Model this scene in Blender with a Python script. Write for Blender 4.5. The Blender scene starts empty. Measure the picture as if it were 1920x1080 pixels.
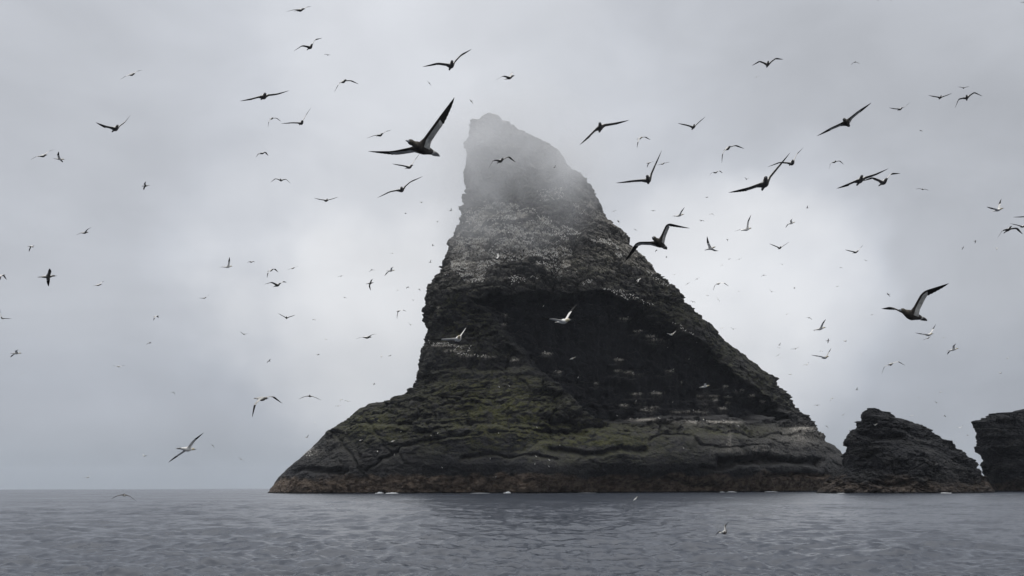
import bpy, bmesh, math, random
import numpy as np

# ------------------------------------------------------------------ camera, sky, sun, exposure
scene = bpy.context.scene
R_ = math.radians
FPX, U0, V0, ROLL, CAM_H = 1880.0, 960.0, 914.6, 0.003, 2.25     # photo pixels (1920 x 1080)

cam_data = bpy.data.cameras.new("camera")
cam = bpy.data.objects.new("camera", cam_data)
scene.collection.objects.link(cam)
cam.location = (0, 0, CAM_H)
cam.rotation_mode = 'XYZ'
cam.rotation_euler = (R_(90), ROLL, 0)
cam_data.sensor_width = 36.0
cam_data.lens = 36.0 * FPX / 1920.0
cam_data.shift_x = 0.0
cam_data.shift_y = (V0 - 540.0) / 1920.0
cam_data.clip_start = 0.5
cam_data.clip_end = 120000.0
scene.camera = cam

SUN_EL, SUN_AZ = R_(82), R_(-42)          # azimuth measured from +Y (view direction) towards +X
world = bpy.data.worlds.new("World")
scene.world = world
world.use_nodes = True
wn, wl = world.node_tree.nodes, world.node_tree.links
wn.clear()


def N(tree, kind, **kw):
    n = tree.nodes.new(kind)
    for k, v in kw.items():
        if k == 'inp':
            for a, b in v.items():
                n.inputs[a].default_value = b
        else:
            setattr(n, k, v)
    return n


def math_node(tree, op, a, b=None, c=None, clamp=False):
    n = tree.nodes.new('ShaderNodeMath')
    n.operation = op
    n.use_clamp = clamp
    for i, v in enumerate((a, b, c)):
        if v is None:
            continue
        if hasattr(v, 'links'):
            tree.links.new(v, n.inputs[i])
        else:
            n.inputs[i].default_value = v
    return n.outputs[0]


def map_range(tree, val, a, b, c, d, interp='SMOOTHSTEP'):
    n = tree.nodes.new('ShaderNodeMapRange')
    n.interpolation_type = interp
    tree.links.new(val, n.inputs['Value'])
    for k, v in (('From Min', a), ('From Max', b), ('To Min', c), ('To Max', d)):
        n.inputs[k].default_value = v
    return n.outputs['Result']


def build_sky():
    t = world.node_tree
    out = N(t, 'ShaderNodeOutputWorld')
    bg = N(t, 'ShaderNodeBackground')
    bg.inputs['Strength'].default_value = 0.1
    tc = N(t, 'ShaderNodeTexCoord')
    sky = N(t, 'ShaderNodeTexSky', sky_type='NISHITA')
    sky.sun_disc = False
    sky.sun_elevation = SUN_EL
    sky.sun_rotation = SUN_AZ
    sky.air_density = 1.0
    sky.dust_density = 2.0
    sep = N(t, 'ShaderNodeSeparateXYZ')
    t.links.new(tc.outputs['Generated'], sep.inputs[0])
    z = sep.outputs['Z']
    # overcast brightening from the horizon upwards (soft deck of cloud)
    g = N(t, 'ShaderNodeValToRGB')
    t.links.new(map_range(t, z, -0.02, 1.0, 0.0, 1.0, 'LINEAR'), g.inputs[0])
    cr = g.color_ramp
    cr.interpolation = 'EASE'
    for i, (p, c) in enumerate(((0.018, (.315, .355, .405)), (0.10, (.46, .49, .55)), (0.20, (.575, .60, .65)),
                                (0.42, (.635, .66, .71)), (0.65, (1.0, 1.02, 1.06)), (1.0, (1.4, 1.42, 1.46)))):
        e = cr.elements[i] if i < 2 else cr.elements.new(p)
        e.position = p
        e.color = (*c, 1)
    # soft cloud structure
    mp = N(t, 'ShaderNodeMapping')
    mp.inputs['Scale'].default_value = (1.0, 1.0, 2.0)
    mp.inputs['Location'].default_value = (3.1, 0.4, 1.7)
    t.links.new(tc.outputs['Generated'], mp.inputs['Vector'])
    n1 = N(t, 'ShaderNodeTexNoise', inp={'Scale': 2.6, 'Detail': 5.0, 'Roughness': 0.5, 'Distortion': 0.5})
    n2 = N(t, 'ShaderNodeTexNoise', inp={'Scale': 6.5, 'Detail': 7.0, 'Roughness': 0.55, 'Distortion': 0.5})
    t.links.new(mp.outputs[0], n1.inputs['Vector'])
    t.links.new(mp.outputs[0], n2.inputs['Vector'])
    c1 = map_range(t, n1.outputs['Fac'], 0.3, 0.7, -0.095, 0.095, 'LINEAR')
    c2 = map_range(t, n2.outputs['Fac'], 0.3, 0.7, -0.05, 0.05, 'LINEAR')
    tot = math_node(t, 'ADD', math_node(t, 'ADD', c1, c2), 1.0)
    # thinner, brighter and thicker, darker places in the deck
    wv = N(t, 'ShaderNodeVectorMath', operation='MULTIPLY_ADD')
    nz = N(t, 'ShaderNodeTexNoise', inp={'Scale': 6.0, 'Detail': 4.0})
    t.links.new(tc.outputs['Generated'], nz.inputs['Vector'])
    t.links.new(nz.outputs['Color'], wv.inputs[0])
    wv.inputs[1].default_value = (.26, .26, .26)
    sub = N(t, 'ShaderNodeVectorMath', operation='ADD')
    sub.inputs[1].default_value = (-.13, -.13, -.13)
    t.links.new(tc.outputs['Generated'], wv.inputs[2])
    t.links.new(wv.outputs[0], sub.inputs[0])
    nrm = N(t, 'ShaderNodeVectorMath', operation='NORMALIZE')
    t.links.new(sub.outputs[0], nrm.inputs[0])
    tint = None
    for (u, v, rad, amp) in SKY_PATCHES:
        d = np.array([(u - U0) / FPX, 1.0, (V0 - v) / FPX])
        d /= np.linalg.norm(d)
        dot = N(t, 'ShaderNodeVectorMath', operation='DOT_PRODUCT')
        t.links.new(nrm.outputs[0], dot.inputs[0])
        dot.inputs[1].default_value = d
        w = map_range(t, dot.outputs['Value'], math.cos(rad / FPX), 1.0, 0.0, amp)
        tot = math_node(t, 'ADD', tot, w)
        tint = w if tint is None else math_node(t, 'ADD', tint, w)
    mul = N(t, 'ShaderNodeVectorMath', operation='SCALE')
    hs = N(t, 'ShaderNodeHueSaturation')                 # thin places are whiter than the thick grey deck
    t.links.new(g.outputs[0], hs.inputs['Color'])
    t.links.new(map_range(t, tint, -.1, .25, .98, .38, 'LINEAR'), hs.inputs['Saturation'])
    t.links.new(hs.outputs[0], mul.inputs[0])
    t.links.new(math_node(t, 'MULTIPLY', tot, 10.0), mul.inputs['Scale'])
    mix = N(t, 'ShaderNodeMix', data_type='RGBA')
    mix.inputs[0].default_value = 0.95
    t.links.new(sky.outputs[0], mix.inputs[6])
    t.links.new(mul.outputs[0], mix.inputs[7])
    t.links.new(mix.outputs[2], bg.inputs['Color'])
    t.links.new(bg.outputs[0], out.inputs['Surface'])


# clouds in view: place in the photograph (pixels), angular radius, brighter (+) or darker (-)
SKY_PATCHES = [(1370, 560, 290, .23), (1480, 400, 260, .12), (1250, 700, 200, .06), (700, 590, 260, .19), (560, 560, 300, .06), (840, 120, 520, .02), (760, 400, 240, .05),
               (60, 500, 220, .05), (1880, 60, 760, -.21), (60, 780, 520, -.15), (1780, 560, 380, -.09), (60, 60, 560, -.16), (1150, 40, 320, -.05), (500, 720, 260, -.07)]
build_sky()

sun_data = bpy.data.lights.new("sun", 'SUN')
sun_data.energy = 1.1
sun_data.angle = R_(75)
sun_data.color = (1.0, .985, .965)
sun = bpy.data.objects.new("sun", sun_data)
scene.collection.objects.link(sun)
sun.rotation_euler = (R_(90) - SUN_EL, 0, math.pi - SUN_AZ)

vs = scene.view_settings
vs.view_transform = 'Standard'
vs.look = 'None'
vs.exposure = 0.0
vs.gamma = 1.0
vs.use_curve_mapping = False
cy = scene.cycles
cy.use_denoising = True
cy.max_bounces = 8
cy.diffuse_bounces = 3
cy.glossy_bounces = 3
cy.volume_bounces = 6
cy.volume_step_rate = 2.5
cy.volume_max_steps = 256
cy.transparent_max_bounces = 8
cy.use_adaptive_sampling = True
cy.adaptive_threshold = 0.02

# ------------------------------------------------------------------ helpers
COL = scene.collection
rng = np.random.default_rng(7)
random.seed(7)


def world_at(u, v, Y):
    du, dv = u - U0, v - V0
    return np.array([(du - ROLL * dv) / FPX * Y, Y, CAM_H - (dv + ROLL * du) / FPX * Y])


def project(X, Y, Z):
    a, b = X / Y * FPX, -(Z - CAM_H) / Y * FPX
    return U0 + a + ROLL * b, V0 + b - ROLL * a


def ss(x, a, b):
    t = np.clip((x - a) / (b - a), 0, 1)
    return t * t * (3 - 2 * t)


def _h(i, j, k, seed):
    h = (i.astype(np.int64) * 374761393 + j.astype(np.int64) * 668265263 + k.astype(np.int64) * 2147483647 + seed * 1274126177) & 0xffffffff
    h = ((h ^ (h >> 13)) * 1274126177) & 0xffffffff
    h = ((h ^ (h >> 16)) * 2246822519) & 0xffffffff
    return ((h ^ (h >> 15)) & 0xffffff).astype(np.float64) / 0xffffff


def noise(x, y, z, seed=0):
    x, y, z = np.broadcast_arrays(x, y, z)
    i, j, k = np.floor(x), np.floor(y), np.floor(z)
    fx, fy, fz = x - i, y - j, z - k
    fx, fy, fz = (f * f * f * (f * (f * 6 - 15) + 10) for f in (fx, fy, fz))
    i, j, k = i.astype(np.int64), j.astype(np.int64), k.astype(np.int64)
    r = 0
    for a in (0, 1):
        wa = fx if a else 1 - fx
        for b in (0, 1):
            wb = fy if b else 1 - fy
            for c in (0, 1):
                wc = fz if c else 1 - fz
                r = r + wa * wb * wc * _h(i + a, j + b, k + c, seed)
    return r * 2 - 1


def fbm(x, y, z, octv=4, seed=0, gain=.5):
    r, a, f = 0, 1.0, 1.0
    for o in range(octv):
        r = r + a * noise(x * f, y * f, z * f, seed + o * 17)
        a *= gain
        f *= 2.03
    return r


def hash1(k, seed):
    k = np.asarray(k)
    return _h(k, k * 0, k * 0 + 5, seed) * 2 - 1


def mesh_from_arrays(name, co, quads, smooth=True, tris=None):
    me = bpy.data.meshes.new(name)
    nq = len(quads)
    nt = 0 if tris is None else len(tris)
    me.vertices.add(len(co))
    me.vertices.foreach_set('co', np.ascontiguousarray(co, dtype=np.float32).ravel())
    me.loops.add(nq * 4 + nt * 3)
    li = np.asarray(quads, dtype=np.int32).ravel()
    st = np.arange(nq, dtype=np.int32) * 4
    if nt:
        li = np.concatenate([li, np.asarray(tris, dtype=np.int32).ravel()])
        st = np.concatenate([st, nq * 4 + np.arange(nt, dtype=np.int32) * 3])
    me.loops.foreach_set('vertex_index', li)
    me.polygons.add(nq + nt)
    me.polygons.foreach_set('loop_start', st)
    me.update(calc_edges=True)
    me.polygons.foreach_set('use_smooth', np.full(nq + nt, smooth, dtype=bool))
    me.validate()
    return me


def link(name, me, mats, label=None, category=None, group=None, kind=None, parent=None):
    o = bpy.data.objects.new(name, me)
    COL.objects.link(o)
    if me is not None and not me.materials:
        for m in (mats if isinstance(mats, (list, tuple)) else [mats]):
            me.materials.append(m)
    for k, v in (('label', label), ('category', category), ('group', group), ('kind', kind)):
        if v:
            o[k] = v
    if parent:
        o.parent = parent
    return o


def material(name):
    m = bpy.data.materials.new(name)
    m.use_nodes = True
    t = m.node_tree
    p = t.nodes['Principled BSDF']
    return m, t, p


def tex_noise(t, vec, scale, detail=4, rough=.55, dist=0.0):
    n = N(t, 'ShaderNodeTexNoise', inp={'Scale': scale, 'Detail': detail, 'Roughness': rough, 'Distortion': dist})
    if vec is not None:
        t.links.new(vec, n.inputs['Vector'])
    return n.outputs['Fac']


def mixc(t, fac, a, b):
    n = N(t, 'ShaderNodeMix', data_type='RGBA')
    for s, v in ((0, fac), (6, a), (7, b)):
        if hasattr(v, 'links'):
            t.links.new(v, n.inputs[s])
        else:
            n.inputs[s].default_value = v if s == 0 else (*v, 1)
    return n.outputs[2]


# ------------------------------------------------------------------ materials
def rock_material():
    m, t, p = material("sea_cliff_rock")
    at = N(t, 'ShaderNodeAttribute', attribute_name='masks')
    sp = N(t, 'ShaderNodeSeparateColor')
    t.links.new(at.outputs['Color'], sp.inputs[0])
    green, guano, tide, bare = sp.outputs[0], sp.outputs[1], sp.outputs[2], at.outputs['Alpha']
    geo = N(t, 'ShaderNodeNewGeometry')
    pos = geo.outputs['Position']
    mp = N(t, 'ShaderNodeMapping')
    mp.inputs['Scale'].default_value = (1, 1, 1.5)
    t.links.new(pos, mp.inputs['Vector'])
    big = tex_noise(t, pos, .045, 4)
    mid = tex_noise(t, mp.outputs[0], .22, 5, .62)
    fine = tex_noise(t, mp.outputs[0], 1.1, 4, .65)
    f1 = map_range(t, math_node(t, 'ADD', math_node(t, 'MULTIPLY', mid, .6), math_node(t, 'MULTIPLY', fine, .4)), .36, .64, 0, 1)
    rock = mixc(t, f1, (.010, .0105, .014), (.039, .0385, .041))
    rock = mixc(t, map_range(t, big, .42, .66, 0, .5), rock, (.055, .052, .050))
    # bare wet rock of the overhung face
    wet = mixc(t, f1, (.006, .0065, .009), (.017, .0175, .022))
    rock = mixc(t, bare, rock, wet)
    # lichen, grass and algae
    gn = tex_noise(t, pos, .5, 5, .65)
    gcol = mixc(t, map_range(t, gn, .35, .65, 0, 1), (.026, .030, .009), (.078, .078, .022))
    gf = math_node(t, 'MULTIPLY', green, map_range(t, tex_noise(t, pos, .28, 5, .7), .34, .56, .12, 1), clamp=True)
    rock = mixc(t, gf, rock, gcol)
    # droppings and nest litter
    un = map_range(t, tex_noise(t, pos, 1.6, 5, .7), .38, .62, 0, 1)
    ucol = mixc(t, un, (.17, .155, .13), (.62, .58, .51))
    uf = math_node(t, 'MULTIPLY', guano, map_range(t, tex_noise(t, pos, .8, 4, .7), .36, .55, .25, 1), clamp=True)
    rock = mixc(t, uf, rock, ucol)
    # weed and barnacle belt at the waterline
    tn = tex_noise(t, mp.outputs[0], .35, 5, .65)
    tcol = mixc(t, map_range(t, tn, .36, .64, 0, 1), (.050, .034, .025), (.175, .135, .102))
    sx = N(t, 'ShaderNodeSeparateXYZ')
    t.links.new(pos, sx.inputs[0])
    tcol = mixc(t, map_range(t, sx.outputs[2], .25, .9, 1, 0), tcol, (.010, .010, .010))
    rock = mixc(t, tide, rock, tcol)
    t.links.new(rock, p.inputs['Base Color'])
    p.inputs['Roughness'].default_value = .85
    p.inputs['Specular IOR Level'].default_value = .25
    bp = N(t, 'ShaderNodeBump')
    bp.inputs['Strength'].default_value = 1.0
    bp.inputs['Distance'].default_value = 1.1
    hsum = math_node(t, 'ADD', math_node(t, 'MULTIPLY', mid, .9), math_node(t, 'MULTIPLY', tex_noise(t, mp.outputs[0], 1.6, 5, .7), .7))
    vo = N(t, 'ShaderNodeTexVoronoi', feature='F1', inp={'Scale': .55, 'Detail': 2.0, 'Roughness': .6, 'Randomness': 1.0})
    wv = N(t, 'ShaderNodeVectorMath', operation='ADD')
    nv = N(t, 'ShaderNodeTexNoise', inp={'Scale': .5, 'Detail': 3.0})
    t.links.new(mp.outputs[0], nv.inputs['Vector'])
    sc_ = N(t, 'ShaderNodeVectorMath', operation='SCALE')
    sc_.inputs['Scale'].default_value = 2.5
    t.links.new(nv.outputs['Color'], sc_.inputs[0])
    t.links.new(mp.outputs[0], wv.inputs[0])
    t.links.new(sc_.outputs[0], wv.inputs[1])
    t.links.new(wv.outputs[0], vo.inputs['Vector'])
    hsum = math_node(t, 'SUBTRACT', hsum, math_node(t, 'MULTIPLY', vo.outputs['Distance'], .8))
    t.links.new(hsum, bp.inputs['Height'])
    t.links.new(bp.outputs[0], p.inputs['Normal'])
    return m


ROCK = rock_material()


def plain(name, col, rough=.8, var=.25, scale=14.0, spec=.2):
    m, t, p = material(name)
    tc = N(t, 'ShaderNodeTexCoord')
    n = tex_noise(t, tc.outputs['Object'], scale, 4, .6)
    lo = tuple(c * (1 - var) for c in col)
    hi = tuple(min(1, c * (1 + var)) for c in col)
    t.links.new(mixc(t, map_range(t, n, .35, .65, 0, 1), lo, hi), p.inputs['Base Color'])
    p.inputs['Roughness'].default_value = rough
    p.inputs['Specular IOR Level'].default_value = spec
    return m


M_WHITE = plain("white_plumage", (.78, .76, .72), var=.12)
M_SHADED = plain("shaded_plumage", (.135, .125, .115))  # white plumage darkened in colour to stand for backlit shade below
M_PALE = plain("pale_flight_feathers", (.48, .47, .44))
M_DARK = plain("dark_brown_plumage", (.055, .048, .042))
M_BLACK = plain("black_wing_feathers", (.020, .018, .017))
M_HEAD = plain("buff_head_plumage", (.50, .44, .31))
M_HEADD = plain("brown_head_plumage", (.085, .075, .060))
M_BILL = plain("grey_bill", (.20, .22, .24), rough=.5)
BIRD_MATS = [M_WHITE, M_SHADED, M_PALE, M_DARK, M_BLACK, M_HEAD, M_HEADD, M_BILL]

# ------------------------------------------------------------------ sea
SEA_RIPPLES = [(2.6, 1.1, 3.0)]


def build_sea():
    th_in = np.linspace(-R_(36), R_(36), 760)
    th_out = np.linspace(R_(36), 2 * math.pi - R_(36), 160)[1:-1]
    th = np.concatenate([th_in, th_out])
    r = np.concatenate([np.linspace(2.0, 17.5, 14), 18.0 * np.exp(np.cumsum(np.linspace(.0028, .0135, 640)) - .0028), np.array([]), np.geomspace(4300, 12000, 12)])
    Rr, Th = np.meshgrid(r, th, indexing='ij')
    X, Y = Rr * np.sin(Th), Rr * np.cos(Th)
    dr = np.gradient(r)[:, None]
    dth = np.gradient(np.unwrap(th))[None, :]
    sp = np.maximum(dr * .75, Rr * np.abs(dth))
    Z = np.zeros_like(X)
    g = np.random.default_rng(3)
    lam = np.geomspace(.16, 24, 120)
    for L in lam:
        d = g.normal(R_(264), R_(25))
        k = 2 * math.pi / L
        amp = .0150 * min(L, .6) * (max(L, .6) / .6) ** .3 * g.uniform(.6, 1.3)
        p0 = g.uniform(0, 6.28)
        n = int(np.searchsorted(sp[:, 380], L / 1.5)) if L < 30 else len(r)
        ph = k * (X[:n] * math.cos(d) + Y[:n] * math.sin(d)) + p0
        w = np.sin(ph + .35 * np.sin(ph * .37 + 2))
        Z[:n] += amp * (w + .22 * np.cos(2 * ph)) * ss(L / sp[:n], 1.5, 4.5)
    gust = .72 + .5 * noise(X / 35, Y / 60, 0 * X, 5)
    Z *= gust * (1 - ss(Rr, 1500, 4000))
    nr, nc = X.shape
    co = np.stack([X, Y, Z], -1).reshape(-1, 3)
    i, j = np.meshgrid(np.arange(nr - 1), np.arange(nc), indexing='ij')
    j2 = (j + 1) % nc
    q = np.stack([i * nc + j, i * nc + j2, (i + 1) * nc + j2, (i + 1) * nc + j], -1).reshape(-1, 4)
    co = np.vstack([co, [[0, 0, 0]]])
    a = np.arange(nc)
    tris = np.stack([np.full(nc, len(co) - 1), (a + 1) % nc, a], -1)
    me = mesh_from_arrays('sea', co, q[:, ::-1], True, tris)
    m, t, p = material("sea_water")
    geo = N(t, 'ShaderNodeNewGeometry')
    mp = N(t, 'ShaderNodeMapping')
    mp.inputs['Scale'].default_value = (.7, 1.4, 1.0)
    t.links.new(geo.outputs['Position'], mp.inputs['Vector'])
    # ripples too small for the mesh tilt the surface
    acc = None
    for (sc_, amt, dt) in SEA_RIPPLES:
        nz = N(t, 'ShaderNodeTexNoise', inp={'Scale': sc_, 'Detail': dt, 'Roughness': .6, 'Distortion': .25})
        t.links.new(mp.outputs[0], nz.inputs['Vector'])
        v_ = N(t, 'ShaderNodeVectorMath', operation='MULTIPLY_ADD')
        t.links.new(nz.outputs['Color'], v_.inputs[0])
        v_.inputs[1].default_value = (amt * .7, amt, 0)
        v_.inputs[2].default_value = (-amt * .35, -amt * .5, 0)
        if acc is None:
            acc = v_.outputs[0]
        else:
            ad = N(t, 'ShaderNodeVectorMath', operation='ADD')
            t.links.new(acc, ad.inputs[0])
            t.links.new(v_.outputs[0], ad.inputs[1])
            acc = ad.outputs[0]
    gs = N(t, 'ShaderNodeVectorMath', operation='SCALE')
    t.links.new(acc, gs.inputs[0])
    ad = N(t, 'ShaderNodeVectorMath', operation='ADD')
    t.links.new(geo.outputs['Normal'], ad.inputs[0])
    t.links.new(gs.outputs[0], ad.inputs[1])
    nn_ = N(t, 'ShaderNodeVectorMath', operation='NORMALIZE')
    t.links.new(ad.outputs[0], nn_.inputs[0])
    t.links.new(nn_.outputs[0], p.inputs['Normal'])
    p.inputs['Base Color'].default_value = (.034, .041, .056, 1)
    m2 = N(t, 'ShaderNodeMapping')
    m2.inputs['Scale'].default_value = (.020, .055, 1.0)
    t.links.new(geo.outputs['Position'], m2.inputs['Vector'])
    cats = tex_noise(t, m2.outputs[0], 1.0, 6, .7, .4)          # cat's-paws: wind-ruffled and smoother streaks
    t.links.new(map_range(t, cats, .3, .7, .17, .29, 'LINEAR'), p.inputs['Roughness'])
    t.links.new(map_range(t, cats, .3, .7, .75, 1.25, 'LINEAR'), gs.inputs['Scale'])
    p.inputs['IOR'].default_value = 1.333
    link('sea', me, m, kind='structure')


build_sea()

# ------------------------------------------------------------------ sea stacks
MAIN_L = [(915, 215.5), (908, 216.5), (901, 219), (900, 229), (887.5, 234), (886, 240), (887.5, 255), (885, 262.5), (874, 266), (872, 275), (874, 285), (874, 310),
          (869.5, 322.5), (870, 335), (872.5, 347.5), (874, 370), (874, 387.5), (865, 392.5), (862.5, 410), (862.5, 430), (854, 445), (849.5, 460),
          (847.5, 467.5), (842.5, 485), (835, 502.5), (827.5, 520), (814, 535), (806, 555), (801, 580), (797.5, 607.5), (800, 622.5), (797.5, 640),
          (794, 652.5), (790, 677.5), (788, 700), (786, 715), (781, 730), (761, 741), (759, 748), (747, 752.5), (723, 762), (686, 765.5), (670, 775),
          (655, 785), (652.5, 789), (635, 796), (627.5, 805), (612.5, 810), (597.5, 827.5), (575, 850), (549, 872.5), (525, 895), (514, 910), (506, 924), (500, 935)]
MAIN_R = [(918, 215.5), (921, 216), (935, 221), (940, 227.5), (942.5, 234.5), (957.5, 239), (972.5, 247.5), (985, 260), (1007.5, 274), (1030, 279), (1042.5, 289), (1057.5, 300),
          (1062.5, 315), (1070, 327.5), (1082.5, 335), (1094, 342.5), (1095, 350), (1110, 351.5), (1112, 357.5), (1120, 374), (1119, 377.5), (1129, 395),
          (1135, 411), (1142.5, 420), (1145, 427.5), (1160, 440), (1170, 447.5), (1175, 455), (1175, 465), (1185, 476), (1197.5, 481), (1207.5, 490),
          (1230, 512.5), (1231, 520), (1252.5, 536), (1255, 546), (1266, 552.5), (1280, 576), (1300, 592.5), (1325, 612.5), (1340, 616), (1344, 624),
          (1357.5, 640), (1387.5, 665), (1405, 680), (1430, 702.5), (1447.5, 714), (1456, 728), (1475, 750), (1482.5, 760), (1487, 772.5), (1510, 785),
          (1520, 792.5), (1522, 800), (1535, 815), (1539, 827.5), (1541, 832), (1555, 837.5), (1565, 847.5), (1567.5, 854), (1582, 863), (1600, 890), (1610, 924), (1614, 935)]
ROCK_A_L = [(1629, 767.6), (1622.5, 771.6), (1616, 777), (1615, 789), (1608, 793.4), (1606, 804.4), (1594, 808.8), (1589.7, 817.5), (1583, 826), (1583, 835), (1589.7, 837.5),
            (1586, 850), (1584, 865), (1583, 879), (1570, 889), (1553, 900), (1538, 916), (1532, 925), (1528, 940)]
ROCK_A_R = [(1631, 767.6), (1642, 770.5), (1662, 775), (1670.6, 780), (1681, 788.5), (1697, 789.5), (1710, 792), (1719, 797), (1730, 801), (1740.6, 809), (1760, 820), (1767, 829.5),
            (1782, 834), (1786.6, 842.7), (1794, 844.5), (1806, 852.5), (1817, 863.4), (1828, 879), (1839, 893), (1850, 903), (1863, 920), (1870, 940)]
ROCK_B_L = [(1960, 758), (1925, 766), (1903, 771), (1892, 775.5), (1873, 775.8), (1857, 776.2), (1850, 782.5), (1841, 789), (1821.6, 792.5), (1824, 805), (1826, 817.5), (1827, 828.4),
            (1826, 847), (1837, 855), (1840, 863.4), (1839, 874.4), (1843.5, 887.5), (1850, 900.6), (1859, 918), (1862, 940)]
ROCK_B_R = [(1968, 758), (1990, 765), (2010, 785), (2040, 800), (2060, 830), (2100, 870), (2120, 920), (2125, 940)]


def poly_sdf(u, v, poly):
    """signed distance in the (u, v) plane, positive inside"""
    P = np.array(poly, float)
    d = np.full(u.shape, 1e18)
    inside = np.zeros(u.shape, bool)
    for a, b in zip(P, np.roll(P, -1, 0)):
        e = b - a
        t = np.clip(((u - a[0]) * e[0] + (v - a[1]) * e[1]) / (e @ e), 0, 1)
        d = np.minimum(d, (u - a[0] - t * e[0]) ** 2 + (v - a[1] - t * e[1]) ** 2)
        c = ((a[1] <= v) & (v < b[1])) | ((b[1] <= v) & (v < a[1]))
        xs = a[0] + (v - a[1]) / (e[1] if abs(e[1]) > 1e-9 else 1e-9) * e[0]
        inside ^= c & (u < xs)
    d = np.sqrt(d)
    return np.where(inside, d, -d)


def near(u, v, u0, u1, v0, v1):
    return (u > u0) & (u < u1) & (v > v0) & (v < v1)


def line_dist(u, v, pts):
    P = np.array(pts, float)
    d = np.full(u.shape, 1e18)
    for a, b in zip(P[:-1], P[1:]):
        e = b - a
        t = np.clip(((u - a[0]) * e[0] + (v - a[1]) * e[1]) / (e @ e), 0, 1)
        d = np.minimum(d, (u - a[0] - t * e[0]) ** 2 + (v - a[1] - t * e[1]) ** 2)
    return np.sqrt(d)


def beds(zw, th, seed, sharp=.16):
    k = np.floor(zw / th)
    f = zw / th - k
    k = k.astype(np.int64)
    a, b = hash1(k, seed), hash1(k + 1, seed)
    return a + (b - a) * ss(f, 1 - sharp, 1.0), f, k


def facets(x, y, z, seed):
    """angular lumps: nearest jittered lattice point, each with its own offset and tilt"""
    ib, jb, kb = np.floor(x - .5).astype(np.int64), np.floor(y - .5).astype(np.int64), np.floor(z - .5).astype(np.int64)
    best = np.full(x.shape, 9e9)
    val = np.zeros(x.shape)
    sec = np.full(x.shape, 9e9)
    for a in (0, 1):
        for b in (0, 1):
            for c in (0, 1):
                i, j, k = ib + a, jb + b, kb + c
                h = _h(i, j, k, seed)
                h2 = (h * 977.13) % 1
                h3 = (h * 3571.7) % 1
                dx, dy, dz = x - i - .5 - .8 * (h - .5), y - j - .5 - .8 * (h2 - .5), z - k - .5 - .8 * (h3 - .5)
                d = dx * dx + dy * dy + dz * dz
                h4 = (h * 7919.3) % 1
                o = (h4 - .5) * 1.3 + dx * 1.7 * ((h4 * 61.7) % 1 - .5) + dz * 1.7 * ((h4 * 131.3) % 1 - .65)
                w = d < best
                sec = np.where(w, best, np.minimum(sec, d))
                val = np.where(w, o, val)
                best = np.where(w, d, best)
    return val - .55 * (1 - ss(np.sqrt(sec) - np.sqrt(best), 0, .13))


def bedded_relief(X, Y, Z, seed, size):
    """metres of outward relief: beds of rock, joints between blocks, rubble"""
    w = 2.6 * size * fbm(X / (38 * size), Y / (38 * size), Z / (30 * size), 3, seed) + 1.0 * size * fbm(X / 8, Y / 8, Z / 6, 2, seed + 3)
    zw = Z + .07 * X + w
    b1, f1, k1 = beds(zw, 7.5 * size, seed + 11)
    b2, f2, k2 = beds(zw + 1.3 * noise(X / 14, Y / 14, Z / 14, seed + 5), 2.9 * size, seed + 12, .2)
    b3, f3, k3 = beds(zw, 1.25 * size, seed + 13, .3)
    al = X + .6 * Y + 2.5 * size * fbm(X / 9, Y / 9, Z / 9, 2, seed + 7)
    bw = 6.5 * size
    q = al / bw + hash1(k1, seed + 14) * 7
    kb = np.floor(q).astype(np.int64)
    fb = q - np.floor(q)
    blk = _h(kb, k1, k1 * 0 + 3, seed + 15) * 2 - 1
    q2 = al / (2.6 * size) + hash1(k2, seed + 16) * 7
    blk2 = _h(np.floor(q2).astype(np.int64), k2, k2 * 0 + 4, seed + 17) * 2 - 1
    joint = np.exp(-(np.minimum(fb, 1 - fb) * bw / (.35 * size)) ** 2)
    crev = np.exp(-((1 - f1) * 7.5 / .5) ** 2)
    m = ss(fbm(X / (30 * size), Y / (30 * size), Z / (24 * size), 2, seed + 21), -.35, .35)
    d = (.15 + .5 * m) * (1.25 * b1 + .5 * b2 + .3 * b3) * size + m * (1.0 * blk + .5 * blk2) * size - m * (.8 * joint + .6 * crev) * size
    s1, s2, s3 = 9.5 * size, 4.2 * size, 1.9 * size
    wx, wz = X + .8 * size * w, Z + .5 * w + .1 * X
    mf = .45 + .75 * ss(fbm(X / (22 * size), Y / (22 * size), Z / (16 * size), 2, seed + 45), -.4, .5)
    d += mf * size * (2.3 * facets(wx / s1, Y / s1, wz / (s1 * .95), seed + 41) + 1.4 * facets(wx / s2, Y / s2, wz / (s2 * .8), seed + 42) + .75 * facets(X / s3, Y / s3, Z / (s3 * .8), seed + 43))
    d += size * (2.0 * fbm(X / 26, Y / 26, Z / 20, 3, seed + 31) + .4 * fbm(X / 3.5, Y / 3.5, Z / 2.6, 3, seed + 32, .6))
    return d


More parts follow.
